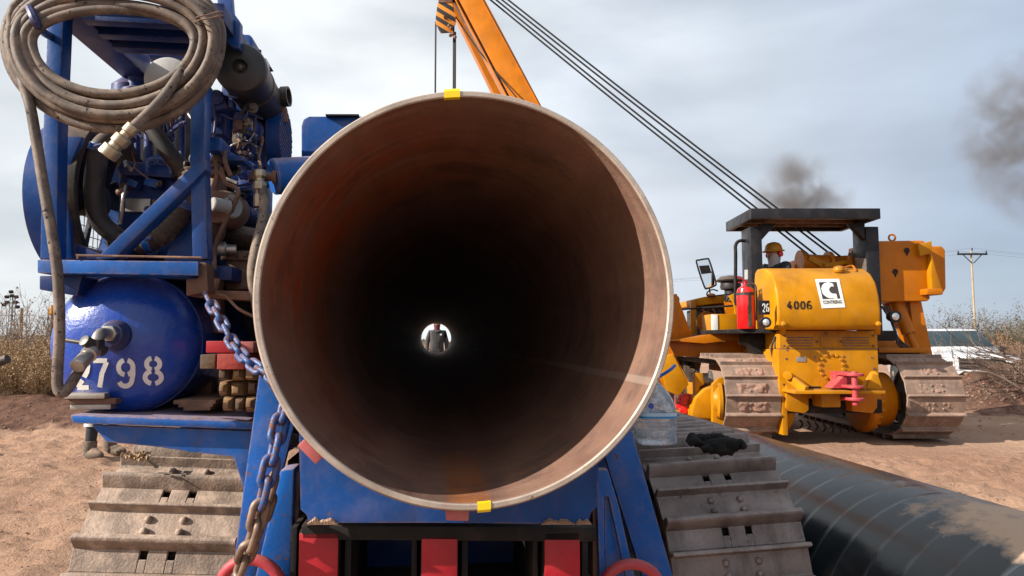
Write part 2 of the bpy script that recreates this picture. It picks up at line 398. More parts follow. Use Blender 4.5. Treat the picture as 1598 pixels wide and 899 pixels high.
def clod_mat():
    m, nt, b, out = mat_new('earth_clods'); g = N(nt, 'ShaderNodeNewGeometry'); vec = g.outputs['Position']
    c = mixc(nt, nz(nt, vec, 6, 6, .6, .3, .7), (.18, .095, .065), (.33, .20, .14)); L(nt, c, b.inputs[0]); b.inputs['Roughness'].default_value = .95
    bp = N(nt, 'ShaderNodeBump', i_Strength=.8, i_Distance=.02); L(nt, nz(nt, vec, 40, 6, .7), bp.inputs['Height']); L(nt, bp.outputs[0], b.inputs['Normal'])
    return m
M['clod'] = clod_mat()
M['clod2'] = paint('dry_caked_earth', (.40, .26, .18), .95, .3, 0, updust=.2, bump=.9, scale=5)
# ================================================================== ground
def sstep(a, b, x):
    t = max(0.0, min(1.0, (x - a) / (b - a))); return t*t*(3-2*t)
def gz(x, y):
    z = 0.0
    d = math.hypot(x, y)
    if d < 60:
        f = 1 - sstep(25, 60, d)
        z += f * (noise.noise(V((x*.35, y*.35, 0))) * .05 + noise.noise(V((x*1.7, y*1.7, 3))) * .022 + noise.noise(V((x*5.5, y*7.5, 7))) * .040 * (1 - sstep(9, 16, d)) + abs(noise.noise(V((x*13, y*17, 9)))) * .032 * (1 - sstep(6, 10, d)))
    if 2 < y < 11: z += (1 - abs(noise.noise(V((x*2.1+y*.8, y*5.2, 2)))))**5 * .050 * (1 - sstep(8, 11, y)) - .012
    # berm and higher ground on the left
    lf = sstep(-3.2, -4.6, x) * sstep(8.6, 10.6, y)
    z += lf * (.34 + .10 * noise.noise(V((x*1.1, y*1.1, 5))) + .05 * noise.noise(V((x*4, y*4, 5))))
    # dirt mound on the right
    mx = math.exp(-(((x - 9.3) / 1.75)**2 + ((y - 12.6) / 1.25)**2))
    z += mx * (.80 + .20 * noise.noise(V((x*2, y*2, 1))) + .10 * noise.noise(V((x*6, y*6, 1))))
    # lower ground where the pickup stands, low rise behind it
    z -= .30 * sstep(14, 16.5, y) * (1 - sstep(24, 30, y)) * sstep(5, 8, x)
    z += sstep(26, 34, y) * sstep(8, 16, x) * .35
    # flat under the machines
    flatm = max((1 - sstep(.2, .8, abs(x - 3.95) - 1.5)) * sstep(6.6, 7.6, y) * (1 - sstep(12, 13, y)), (1 - sstep(.2, .8, abs(x + .4) - 1.4)) * sstep(1.2, 1.8, y) * (1 - sstep(5.4, 6.4, y)))
    z *= (1 - .85 * flatm)
    return z
def axis(lo, hi, step, far):
    a = []; x = lo
    while x <= hi: a.append(x); x += step
    s = step; x = hi
    while x < far: s *= 1.25; x += s; a.append(x)
    s = step; x = lo; b = []
    while x > -far: s *= 1.25; x -= s; b.append(x)
    return b[::-1] + a
xs = axis(-9, 12, .055, 3500); ys = axis(1.8, 14.5, .05, 3500)
ys = [y for y in ys if y > -400]
g = MB(); nx = len(xs)
for y in ys:
    for x in xs: g.vs.append(V((x, y, gz(x, y))))
for j in range(len(ys)-1):
    for i in range(nx-1): g.fs.append((j*nx+i, j*nx+i+1, (j+1)*nx+i+1, (j+1)*nx+i)); g.ms.append(0)
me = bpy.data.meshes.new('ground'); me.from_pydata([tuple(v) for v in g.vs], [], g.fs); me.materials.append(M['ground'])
for p in me.polygons: p.use_smooth = True
go = bpy.data.objects.new('ground', me); COL.objects.link(go); tag(go, kind='structure'); del g

# clods and pebbles
mb = MB(); r_ = random.Random(3)
for k in range(2600):
    if k < 650:
        x = r_.gauss(9.3, 1.3); y = r_.gauss(12.0, .9); s = r_.uniform(.012, .05) * (1 if r_.random() < .3 else .6)
    elif k < 900:
        x = r_.uniform(-8.5, -4); y = r_.uniform(8.6, 11); s = r_.uniform(.008, .022)
    elif k < 1900:
        y = r_.uniform(3, 9); x = r_.uniform(-.75*y-.3, -.2*y-.9); s = r_.uniform(.002, .008)
    else:
        y = r_.uniform(4, 11); x = r_.uniform(.25*y+.7, .8*y+.5); s = r_.uniform(.003, .011)
    sd_ = r_.random()*50
    mb.ball((x, y, gz(x, y) + s*.3), s, (1, r_.uniform(.7, 1.1), r_.uniform(.45, .8)), 6, 4, lambda q: 1 + .45*noise.noise(q*(1.4/s) + V((sd_, 0, 0))))
mb.build('pebbles_and_clods', M['clod'], kind='stuff', label='loose reddish pebbles and earth clods scattered over the sand', cat='pebbles', smooth=20)

# ================================================================== vegetation
def stalk(mb, p, d, ln, r, rr, depth, mi, kink=.35, leaf=0):
    pts = [p]; q = V(p); dd = V(d).normalized(); n = 4
    for i in range(n):
        dd = (dd + V((rr.uniform(-1, 1), rr.uniform(-1, 1), rr.uniform(-.5, .7))) * kink * .5).normalized()
        q = q + dd * (ln / n); pts.append(q)
    mb.mi = mi; mb.tube(pts, r, 3, False, 1, taper=r*.35)
    if leaf:
        mb.mi = 1
        for i in range(leaf):
            c = pts[rr.randrange(1, n+1)] + V((rr.uniform(-1, 1), rr.uniform(-1, 1), rr.uniform(-1, 1))) * ln * .12
            a = V((rr.uniform(-1, 1), rr.uniform(-1, 1), rr.uniform(-1, 1))).normalized() * rr.uniform(.012, .03); b = a.cross(V((rr.uniform(-1, 1), rr.uniform(-1, 1), rr.uniform(-1, 1)))).normalized() * rr.uniform(.008, .016)
            mb.add([c-a, c+b, c+a, c-b], [(0, 1, 2, 3)])
    if depth > 0:
        for i in range(rr.randint(2, 4)):
            j = rr.randrange(1, n+1)
            d2 = (dd + V((rr.uniform(-1, 1), rr.uniform(-1, 1), rr.uniform(-.3, .8))) * .9).normalized()
            stalk(mb, pts[j], d2, ln * rr.uniform(.35, .6), r*.55, rr, depth-1, mi, kink, leaf)
def shrub_mesh(name, seed, h, spread, stems, mats, depth=2, leaf=0, r=.008, kink=.35):
    rr = random.Random(seed); mb = MB()
    for i in range(stems):
        a = rr.uniform(0, 6.28); tl = rr.uniform(.1, spread)
        d = V((math.cos(a)*tl, math.sin(a)*tl, 1))
        p = V((math.cos(a)*rr.uniform(0, .18), math.sin(a)*rr.uniform(0, .18), -.05))
        stalk(mb, p, d, h*rr.uniform(.55, 1), r, rr, depth, 0, kink, leaf)
    return mb.mesh(name, mats, smooth=60)
sm_tall = [shrub_mesh('dry_shrub', s, 1.5, .7, 11, [M['twig'], M['straw2']], 2, 1, .010) for s in (1, 2)]
sm_low = [shrub_mesh('dry_bush', s, .85, 1.1, 34, [M['straw'], M['straw']], 2, 3, .006) for s in (4, 5, 6)]
sm_olive = [shrub_mesh('olive_bush', s, 1.45, 1.0, 26, [M['twig'], M['leafg']], 2, 7, .010) for s in (7, 8)]
sm_brown = [shrub_mesh('brown_bush', s, .9, 1.2, 30, [M['straw2'], M['straw2']], 2, 5, .008) for s in (9, 10)]
def put(name, mesh, x, y, sc, rz, label, cat, group):
    o = inst(name, mesh, None, Matrix.Translation(V((x, y, gz(x, y) - .02))) @ Matrix.Rotation(rz, 4, 'Z') @ Matrix.Diagonal((sc, sc, sc, 1)))
    return tag(o, label, cat, group)
def thicket(name, meshes, spots, label, cat):
    src = []
    for me in meshes: src.append(([v.co.copy() for v in me.vertices], [list(p.vertices) for p in me.polygons], [p.material_index for p in me.polygons]))
    vs, fs, ms = [], [], []
    for i, (x, y, sc, rz) in enumerate(spots):
        a, f, m = src[i % len(src)]; T_ = Matrix.Translation(V((x, y, gz(x, y)-.02))) @ Matrix.Rotation(rz, 4, 'Z') @ Matrix.Diagonal((sc, sc, sc, 1)); b = len(vs)
        vs += [tuple(T_ @ v) for v in a]; fs += [[b+q for q in ff] for ff in f]; ms += m
    me = bpy.data.meshes.new(name); me.from_pydata(vs, [], fs); me.polygons.foreach_set('material_index', ms)
    for m in meshes[0].materials: me.materials.append(m)
    o = bpy.data.objects.new(name, me); COL.objects.link(o); return tag(o, label, cat, kind='stuff')
r_ = random.Random(21)
def sp(n, y0, y1, p0, p1, s0, s1):
    out = []
    for i in range(n):
        y = r_.uniform(y0, y1); px = r_.uniform(p0, p1); out.append(((px-HX)/F*y, y, r_.uniform(s0, s1), r_.uniform(0, 6.28)))
    return out
thicket('dry_brush', sm_low, sp(74, 10.6, 15.5, -60, 170, .55, .95), 'straw coloured dry brush covering the bank beyond the blue machine', 'dry brush')
thicket('bare_scrub', sm_tall, sp(24, 12, 18, -50, 170, .75, 1.1), 'bare grey twigs rising out of the straw coloured brush on the left', 'scrub')
thicket('olive_scrub', sm_olive, sp(30, 24, 31, 1495, 1670, 1.0, 1.45), 'dusty olive bushes behind the white pickup', 'bushes')
thicket('brown_scrub', sm_brown, sp(30, 20.5, 23.5, 1540, 1670, .9, 1.5), 'reddish brown dry bushes beside the white pickup', 'bushes')
put('bare_shrub', sm_tall[0], P(1482, 560, 14.6).x, 14.6, .80, .6, 'thin bare grey shrub standing right in front of the white pickup bonnet', 'shrub', None)

# far scrub along the horizon
mb = MB(); r_ = random.Random(5)
for i in range(5200):
    a = r_.uniform(-1.15, 1.15); d = r_.uniform(60, 150); x = math.sin(a)*d; y = math.cos(a)*d
    hh = (.9 + 1.0*abs(noise.noise(V((x*.05, y*.05, 0))))) * r_.uniform(.5, 1.0); wd = r_.uniform(.5, 1.5)
    mb.mi = r_.randrange(3)
    z0 = gz(x, y)
    for k in range(3):
        c = V((x + r_.uniform(-wd, wd), y + r_.uniform(-wd, wd), z0 + hh*r_.uniform(.2, .8)))
        e = V((r_.uniform(-1, 1), r_.uniform(-1, 1), r_.uniform(-.6, .6)))*wd*.6; f = V((r_.uniform(-.4, .4), r_.uniform(-.4, .4), 1))*hh*.35
        mb.add([c-e, c+f*.8, c+e, c-f], [(0, 1, 2, 3)])
mb.build('far_scrub', [M['straw2'], M['leafg'], M['twig']], kind='stuff', label='line of low scrub far off along the horizon', cat='scrub')

# brush pile thrown on the mound
mb = MB(); r_ = random.Random(77)
for i in range(100):
    y = r_.uniform(11.4, 12.9); px = min(1720, max(1540, r_.gauss(1635, 42))); x = (px - HX)/F*y
    z = gz(x, y) + r_.uniform(0, .22)
    a = r_.uniform(-.9, .9) + (math.pi if r_.random() < .6 else 0); d = V((math.cos(a), math.sin(a)*.5, r_.uniform(-.12, .25)))
    stalk(mb, V((x, y, z)), d, r_.uniform(.5, 1.4), r_.uniform(.006, .019), r_, 1, 0, .4, 0)
for i in range(60):
    y = r_.uniform(11.2, 12.2); px = r_.uniform(1490, 1640); x = (px - HX)/F*y
    stalk(mb, V((x, y, gz(x, y))), V((r_.uniform(-1, 1), r_.uniform(-.5, .3), r_.uniform(.2, .9))), r_.uniform(.15, .35), .005, r_, 1, 1, .5, 0)
mb.tube([P(1600, 612, 11.3), P(1575, 596, 11.3), P(1545, 582, 11.4), P(1515, 580, 11.5)], .025, 6, taper=.012)
mb.build('brush_pile', [M['bark'], M['twig']], label='pile of torn dark branches heaped on the dirt mound in front of the pickup', cat='brush pile', smooth=60)

# ================================================================== background furniture
def upole(name, px, py_top, y, rad, label, arm=True):
    top = P(px, py_top, y); x = top.x; t = root(name, (x, y, gz(x, y)), 0, label, 'utility pole')
    MB().cyl((x, y, gz(x, y)-.2), (x, y, top.z + .25), rad, rad*.72, 12).build('pole_shaft', M['pole'], t)
    mb = MB(); ca = MB()
    ca.bar((x-1.0, y-.12, top.z), (x+1.0, y-.12, top.z), .10, .12)
    for s in (-1, 1): ca.bar((x + s*.62, y-.12, top.z-.05), (x + s*.05, y-.12, top.z-.62), .03, .05)
    ca.build('cross_arm', M['ropsgrey'], t)
    for u in (-.95, 0, .95): mb = MB().lathe((x+u, y-.12, top.z+(.06 if u else .25)), (0, 0, 1), [(.03, 0), (.055, .04), (.04, .08), (.05, .12), (.02, .17)], 10); mb.build('insulator', M['glassdark'], t)
    return t, top
t, top = upole('utility_pole', 1515.5, 397, 46, .075, 'wooden utility pole with one cross arm behind the white pickup')
mb = MB()
for u in (-.95, 0, .95):
    a = V((top.x+u, 45.88, top.z+(.2 if u else .42)))
    for e in (V((top.x + 42 + u, 62, 9.6)), V((top.x - 46+u, 56, 5.9))):
        pts = [a.lerp(e, k/10) - V((0, 0, 1.1*math.sin(math.pi*k/10))) for k in range(11)]; mb.tube(pts, .0045, 4, False, 1)
mb.build('overhead_wire', M['cable'], t)
# far pole where the wires go
t2 = root('utility_pole', (top.x+42, 62, 0), 0, 'wooden utility pole outside the right edge that the wires run to', 'utility pole')
MB().cyl((top.x+42, 62, -.2), (top.x+42, 62, 9.9), .17, .12, 10).build('pole_shaft', M['pole'], t2)
MB().bar((top.x+41, 62, 9.5), (top.x+43, 62, 9.5), .1, .12).build('cross_arm', M['ropsgrey'], t2)

# flood light mast
y = 95; x = P(18, 500, y).x; z1 = P(18, 468, y).z; t = root('floodlight_mast', (x, y, 0), 0, 'grey lattice floodlight mast with a cluster of lamps on the far left horizon', 'floodlight mast')
mb = MB()
for sx, sy in ((-1, -1), (1, -1), (1, 1), (-1, 1)): mb.cyl((x+sx*.3, y+sy*.3, 0), (x+sx*.2, y+sy*.2, z1+.4), .05, .04, 6)
for k in range(12):
    zz = .4 + k*(z1)/12
    for (a, b) in (((-1, -1), (1, -1)), ((1, -1), (1, 1))): mb.cyl((x+a[0]*.28, y+a[1]*.28, zz), (x+b[0]*.28, y+b[1]*.28, zz + .5), .03, .03, 5)
mb.build('lattice_shaft', M['ropsgrey'], t)
for (dx, dz) in ((-.65, .4), (.05, .55), (.65, .4), (-.6, -.35), (.6, -.35), (-.1, 1.1), (-1.0, -.7), (.9, -1.0)):
    MB().box((x+dx, y-.25, z1+dz), (.5, .3, .42), Matrix.Rotation(.4, 3, 'X')).bar((x, y, z1+dz), (x+dx, y-.1, z1+dz), .05, .05).build('floodlight', M['ropsgrey'], t, bevel=.03)
# fence posts with wires on the bank
fp = []
for i, (px, pt, y, cap) in enumerate(((34, 481, 16.2, 0), (82, 492, 16.6, 1), (-30, 478, 15.8, 0), (133, 494, 17.2, 0))):
    a = P(px, pt, y); z0 = gz(a.x, y)
    t = root('fence_post', (a.x, y, z0), 0, ['slim yellowish fence post with a frayed top on the left bank', 'brown fence post topped by an orange lamp beside the hanging hose', 'slim yellowish fence post outside the left edge', 'slim yellowish fence post hidden behind the blue tank'][i], 'fence post')
    MB().cyl((a.x, y, z0-.1), (a.x, y, a.z), .045, .038, 8).build('post', M['pole'] if not cap else M['rustbrown'], t)
    if cap:
        MB().lathe((a.x, y, a.z), (0, 0, 1), [(.05, 0), (.085, .03), (.085, .16), (.05, .22), (.02, .25)], 10).build('lamp', M['yellow'], t)
    fp.append((a.x, y, z0, a.z))
fp.sort(); mb = MB()
for k in range(len(fp)-1):
    a, b = fp[k], fp[k+1]
    for f_ in (.35, .62, .9): mb.tube([V((a[0], a[1], a[2] + (a[3]-a[2])*f_)), V(((a[0]+b[0])/2, (a[1]+b[1])/2, (a[2]+b[2])/2 + (a[3]-a[2])*f_ - .04)), V((b[0], b[1], b[2] + (b[3]-b[2])*f_))], .004, 4)
mb.build('fence_wire', M['cable'], label='sagging wires strung between the fence posts on the left bank', cat='fence wire')
a = P(-400, 521, 44); b = P(260, 527, 52); mb = MB()
mb.bar((a.x, a.y, .6), (b.x, b.y, .6), .4, 2.0)
mb.build('low_wall', M['greydisc'], bevel=.05, label='long low grey wall behind the dry bushes on the left horizon', cat='wall')

# ================================================================== the big pipe
RO = .3875; RI = .3725; V0 = 1.243; V1 = 17.5; ZC = NEAR.z
def pipe_inner():
    m, nt, b, out = mat_new('rusty_pipe_bore'); tcn = N(nt, 'ShaderNodeTexCoord'); vec = tcn.outputs['Object']
    s = N(nt, 'ShaderNodeSeparateXYZ'); L(nt, vec, s.inputs[0])
    mpp = N(nt, 'ShaderNodeMapping'); mpp.inputs['Scale'].default_value = (7, 1.0, 7); L(nt, vec, mpp.inputs['Vector'])
    a = nz(nt, mpp.outputs[0], 1.2, 6, .6, .3, .72)
    base = mixc(nt, a, (.19, .100, .076), (.33, .190, .132))
    f = nz(nt, vec, 22, 8, .7, .45, .75); base = mixc(nt, math_(nt, 'MULTIPLY', f, .35), base, (.36, .24, .17))
    # orange primer streak along the bottom, rust bloom on the left
    q = math_(nt, 'DIVIDE', s.outputs[0], math_(nt, 'MULTIPLY', s.outputs[2], -1.0))
    d = math_(nt, 'ABSOLUTE', math_(nt, 'ADD', q, .0))
    m1 = N(nt, 'ShaderNodeMapRange', i_1=.085, i_2=.125, i_3=1.0, i_4=0.0); L(nt, d, m1.inputs[0])
    below = math_(nt, 'LESS_THAN', s.outputs[2], 0.0)
    nearm = N(nt, 'ShaderNodeMapRange', i_1=.05, i_2=.7, i_3=1.0, i_4=0.0); L(nt, s.outputs[1], nearm.inputs[0])
    st = math_(nt, 'MULTIPLY', math_(nt, 'MULTIPLY', m1.outputs[0], below), math_(nt, 'MULTIPLY', nearm.outputs[0], .75))
    base = mixc(nt, st, base, (.42, .135, .03))
    dv = N(nt, 'ShaderNodeVectorMath', operation='DISTANCE'); L(nt, vec, dv.inputs[0]); dv.inputs[1].default_value = (-.325, .42, .16)
    bl = N(nt, 'ShaderNodeMapRange', i_1=.05, i_2=.55, i_3=1.3, i_4=0.0); L(nt, dv.outputs['Value'], bl.inputs[0])
    base = mixc(nt, math_(nt, 'MULTIPLY', bl.outputs[0], nz(nt, vec, 5, 5, .6, .3, .65)), base, (.46, .085, .015))
    ml = nz(nt, vec, 4.5, 9, .72, .52, .60); base = mixc(nt, math_(nt, 'MULTIPLY', ml, .45), base, (.085, .062, .058))
    mc = N(nt, 'ShaderNodeMapping'); mc.inputs['Scale'].default_value = (1.5, 26, 1.5); L(nt, vec, mc.inputs['Vector'])
    base = mixc(nt, math_(nt, 'MULTIPLY', nz(nt, mc.outputs[0], 1.0, 6, .65, .52, .70), .35), base, (.42, .30, .22))
    ws = math_(nt, 'ABSOLUTE', math_(nt, 'ADD', math_(nt, 'DIVIDE', s.outputs[2], math_(nt, 'ADD', s.outputs[0], .0001)), .47)); wm = N(nt, 'ShaderNodeMapRange', i_1=.022, i_2=.034, i_3=1.0, i_4=0.0); L(nt, ws, wm.inputs[0])
    wsm = math_(nt, 'MULTIPLY', wm.outputs[0], math_(nt, 'GREATER_THAN', s.outputs[0], 0.0))
    base = mixc(nt, math_(nt, 'MULTIPLY', wsm, .5), base, (.40, .31, .25))
    L(nt, base, b.inputs[0]); b.inputs['Roughness'].default_value = .50; b.inputs['Metallic'].default_value = .25
    bp = N(nt, 'ShaderNodeBump', i_Strength=.5, i_Distance=.004); L(nt, math_(nt, 'ADD', nz(nt, vec, 60, 7, .65), math_(nt, 'MULTIPLY', wsm, .9)), bp.inputs['Height']); L(nt, bp.outputs[0], b.inputs['Normal'])
    return m
def pipe_coat(name, worn=True):
    m, nt, b, out = mat_new(name); tcn = N(nt, 'ShaderNodeTexCoord'); vec = tcn.outputs['Object']
    s = N(nt, 'ShaderNodeSeparateXYZ'); L(nt, vec, s.inputs[0])
    ang = math_(nt, 'ARCTAN2', s.outputs[0], s.outputs[2])
    ph = math_(nt, 'ADD', math_(nt, 'MULTIPLY', s.outputs[1], 1/.118), math_(nt, 'MULTIPLY', ang, 1/6.2832))
    wob = nz(nt, vec, 2.2, 3, .5, .2, .8, -.12, .12)
    fr = math_(nt, 'FRACT', math_(nt, 'ADD', ph, wob))
    seam = N(nt, 'ShaderNodeMapRange', i_1=0.0, i_2=.13, i_3=1.0, i_4=0.0); L(nt, fr, seam.inputs[0])
    band = N(nt, 'ShaderNodeMapRange', i_1=0.0, i_2=1.0, i_3=0.0, i_4=1.0); L(nt, fr, band.inputs[0])
    base = mixc(nt, band.outputs[0], (.003, .005, .007), (.009, .015, .020))
    base = mixc(nt, math_(nt, 'MULTIPLY', seam.outputs[0], .4), base, (.08, .10, .11))
    g2 = N(nt, 'ShaderNodeNewGeometry'); sn = N(nt, 'ShaderNodeSeparateXYZ'); L(nt, g2.outputs['Normal'], sn.inputs[0])
    up = N(nt, 'ShaderNodeMapRange', i_1=.35, i_2=.98, i_3=0.0, i_4=1.0); L(nt, sn.outputs[2], up.inputs[0])
    dn = nz(nt, vec, 3.2, 8, .62, .32, .66)
    farm = N(nt, 'ShaderNodeMapRange', i_1=3.05, i_2=5.9, i_3=.03, i_4=.28); L(nt, s.outputs[1], farm.inputs[0])
    dm = math_(nt, 'MULTIPLY', math_(nt, 'MULTIPLY', up.outputs[0], math_(nt, 'ADD', dn, .35)), farm.outputs[0], True)
    base = mixc(nt, dm, base, (.20, .20, .20))
    # sand thrown over the near end
    sd = N(nt, 'ShaderNodeMapRange', i_1=3.0, i_2=3.7, i_3=1.0, i_4=0.0); L(nt, s.outputs[1], sd.inputs[0])
    up2 = N(nt, 'ShaderNodeMapRange', i_1=.82, i_2=.95, i_3=-.10, i_4=.70); L(nt, sn.outputs[2], up2.inputs[0])
    sm = math_(nt, 'ADD', math_(nt, 'MULTIPLY', up2.outputs[0], sd.outputs[0]), nz(nt, vec, 6, 10, .72, .3, .7, -.28, .28))
    smm = N(nt, 'ShaderNodeMapRange', i_1=.22, i_2=.46, i_3=0.0, i_4=.92); L(nt, sm, smm.inputs[0])
    smask = math_(nt, 'MULTIPLY', smm.outputs[0], math_(nt, 'GREATER_THAN', sd.outputs[0], .02)) if worn else math_(nt, 'MULTIPLY', smm.outputs[0], 0.0)
    base = mixc(nt, smask, base, (.47, .32, .22))
    L(nt, base, b.inputs[0])
    rg = math_(nt, 'ADD', math_(nt, 'MULTIPLY', math_(nt, 'MAXIMUM', dm, smask), .6), .20, True); L(nt, rg, b.inputs['Roughness'])
    b.inputs['Specular IOR Level'].default_value = .35
    bp = N(nt, 'ShaderNodeBump', i_Strength=.5, i_Distance=.004)
    h = math_(nt, 'ADD', math_(nt, 'MULTIPLY', seam.outputs[0], .7), math_(nt, 'MULTIPLY', nz(nt, vec, 9, 5, .55), .9))
    L(nt, h, bp.inputs['Height']); L(nt, bp.outputs[0], b.inputs['Normal'])
    return m
M['rim'] = paint('ground_steel_rim', (.40, .325, .27), .42, .25, 1.2, metal=.2, updust=.1, scale=4, col2=(.50, .42, .35), rust=(.17, .08, .045))
M['bore'] = pipe_inner(); M['coat'] = pipe_coat('grey_pipe_coating', False); M['coat2'] = pipe_coat('black_wrapped_coating', True)
def proot(name, u, v, z, label, cat):                     # empty on a pipe axis so the coating follows the pipe
    o = bpy.data.objects.new(name, None); COL.objects.link(o); m = TB @ Matrix.Translation(V((u, v, z))); o.matrix_local = m; WORLD[o.name] = m; o.empty_display_size = .1
    return tag(o, label, cat)
pr = proot('steel_pipe', 0, V0, ZC, 'huge open steel pipe with a rusty bore, its near end facing the viewer', 'pipe')
mb = MB()
ax0 = V((0, V0, ZC)); NS = 160
def ringv(r, v, n=NS): return [V((math.sin(2*math.pi*i/n)*r, v, ZC + math.cos(2*math.pi*i/n)*r)) for i in range(n)]
def shell(secs, n=NS):
    mb = MB()
    for (r, v) in secs: mb.vs += ringv(r, v, n)
    for k in range(len(secs)-1):
        for i in range(n): mb.fs.append((k*n+i, k*n+(i+1) % n, (k+1)*n+(i+1) % n, (k+1)*n+i)); mb.ms.append(0)
    return mb
shell([(RO, V0+.16), (RO, V0+.012), (RO-.0045, V0+.0015), (RO-.0055, V0), (RI+.002, V0), (RI, V0+.002), (RI, V0+.006)]).build('pipe_rim', M['rim'], pr, TB, smooth=25)
shell([(RI, V0+.006)] + [(RI, V0+.006 + (V1-V0-.012)*(k/24)**1.6) for k in range(1, 25)]).build('pipe_bore', M['bore'], pr, TB)
shell([(RO+.003, V0+.159), (RO+.004, V0+.17)] + [(RO+.004, V0+.17+(V1-V0-.33)*k/20) for k in range(1, 21)] + [(RO, V1-.15), (RO, V1-.001)]).build('pipe_coating', M['coat'], pr, TB)
shell([(RO, V1-.15), (RO, V1), (RI, V1), (RI, V1-.01)]).build('pipe_rim', M['rim'], pr, TB, smooth=25)
def tape(px0, px1, top):
    s = 1 if top else -1; mb = MB()
    us = [Q(px0 + (px1-px0)*k/6, 140 if top else 790, V0).x for k in range(7)]
    for u in us:
        for (r, v) in ((RI-.0012, V0+.012), (RI-.0012, V0-.0014), (RO-.004, V0-.0016), (RO+.0014, V0+.003), (RO+.0014, V0+.035)):
            mb.vs.append(V((u, v, ZC + s*math.sqrt(r*r-u*u))))
    for k in range(6):
        for j in range(4): mb.fs.append((k*5+j, k*5+j+1, (k+1)*5+j+1, (k+1)*5+j)); mb.ms.append(0)
    return mb
tape(693, 718, True).build('tape_mark', M['yellowtape'], pr, TB)
tape(745, 766, False).build('tape_mark', M['yellowtape'], pr, TB)

# ------------------------------------------------------------------ black wrapped pipe on the ground
CU = 1.46; CZ = .357; v_a, v_b = -1.5, 13.0
pr2 = proot('coated_pipe', CU, v_a, CZ, 'black tape wrapped pipe lying on the sand at the right, dusted with sand', 'pipe')
def shell2(secs, n=96):
    mb = MB()
    for (r, v) in secs: mb.vs += [V((CU + math.sin(2*math.pi*i/n)*r, v, CZ + math.cos(2*math.pi*i/n)*r)) for i in range(n)]
    for k in range(len(secs)-1):
        for i in range(n): mb.fs.append((k*n+i, k*n+(i+1) % n, (k+1)*n+(i+1) % n, (k+1)*n+i)); mb.ms.append(0)
    return mb
shell2([(RO, v_a+.1+(v_b-v_a-.2)*k/240 ) for k in range(241)]).build('wrapped_coating', M['coat2'], pr2, TB)
shell2([(RI, v_a+.3), (RI, v_a), (RO-.004, v_a), (RO-.004, v_a+.1)]).build('pipe_rim', M['rim'], pr2, TB, smooth=25)
shell2([(RI, v_b-.3), (RI, v_b), (RO-.004, v_b), (RO-.004, v_b-.1)]).build('pipe_rim', M['rim'], pr2, TB, smooth=25)
shell2([(RI, v_a+.3), (RI, v_b-.3)]).build('pipe_bore', M['bore'], pr2, TB)
# ================================================================== crawler tracks (shared builder)
def shoe_mesh(name, width, pitch, mat, style='double', seed=0, mud=0, matmud=None):
    """plate lying in x (across) and y (along), outer face up +z"""
    h = pitch; mb = MB(); r_ = random.Random(seed)
    def prof(poly, x0, x1): mb.prism([V((x0, y, z)) for (y, z) in poly], (x1-x0, 0, 0))
    if style == 'double':
        lip = [(-.50*h, .000), (-.50*h, .010), (-.17*h, .012), (-.17*h, .000)]
        for (a, b) in ((-.5, -.125), (-.075, .045), (.095, .5)): prof(lip, a*width, b*width)
        lip2 = [(-.36*h, .000), (-.36*h, .0105), (-.17*h, .012), (-.17*h, .000)]
        for (a, b) in ((-.125, -.075), (.045, .095)): prof(lip2, a*width, b*width)
        main = [(-.17*h, 0), (-.17*h, .012), (-.160*h, .046), (-.10*h, .050), (-.070*h, .018), (.33*h, .012), (.38*h, .046), (.46*h, .052), (.50*h, .046), (.53*h, .004), (.50*h, -.006)]
        prof(main, -.5*width, .5*width)
        for bx in (-.115, .115):
            for by in (.06*h, .26*h): mb.lathe((bx*width + r_.uniform(-.002, .002), by, .012), (0, 0, 1), [(.0125, 0), (.012, .009), (.008, .015), (.001, .017)], 10)
    else:
        main = [(-.5*h, 0), (-.5*h, .016), (.24*h, .018), (.28*h, .060), (.36*h, .066), (.40*h, .020), (.52*h, .014), (.52*h, -.004)]
        prof(main, -.5*width, .5*width)
        for bx in (-.13, .05):
            for by in (-.28*h, .02*h): mb.lathe((bx*width, by, .016), (0, 0, 1), [(.016, 0), (.015, .012), (.002, .016)], 8)
    if mud:
        mb.mi = 1; nx_, ny_ = 30, 10; b = len(mb.vs); sd_ = seed*7.3
        for j in range(ny_+1):
            for i in range(nx_+1):
                x = (-.34 + .68*i/nx_)*width; y = (-.46 + .70*j/ny_)*h; e = min(1, i/5, (nx_-i)/5, j/2, (ny_-j)/2)
                q = noise.noise(V((x*9, y*9, sd_)))*.6 + noise.noise(V((x*26, y*26, sd_)))*.45 + noise.noise(V((x*60, y*60, sd_)))*.2 + mud
                mb.vs.append(V((x, y, .010 + .034*q*e - .012*(1-e))))
        for j in range(ny_):
            for i in range(nx_): mb.fs.append([b+j*(nx_+1)+i, b+j*(nx_+1)+i+1, b+(j+1)*(nx_+1)+i+1, b+(j+1)*(nx_+1)+i]); mb.ms.append(1)
    return mb.mesh(name, [mat, matmud or mat], bevel=.0022 if style == 'double' else .003, seg=1, smooth=30)
def oval(s, vf, vr, Rr, zc):
    Ls = vr - vf; A = math.pi*Rr; per = 2*Ls + 2*A; s %= per
    if s < Ls: return V((0, vf+s, zc+Rr)), V((0, 1, 0)), V((0, 0, 1))
    s -= Ls
    if s < A:
        t = math.pi/2 - s/Rr; return V((0, vr+Rr*math.cos(t), zc+Rr*math.sin(t))), V((0, math.sin(t), -math.cos(t))), V((0, math.cos(t), math.sin(t)))
    s -= A
    if s < Ls: return V((0, vr-s, zc-Rr)), V((0, -1, 0)), V((0, 0, -1))
    s -= Ls; t = -math.pi/2 - s/Rr
    return V((0, vf+Rr*math.cos(t), zc+Rr*math.sin(t))), V((0, math.sin(t), -math.cos(t))), V((0, math.cos(t), math.sin(t)))
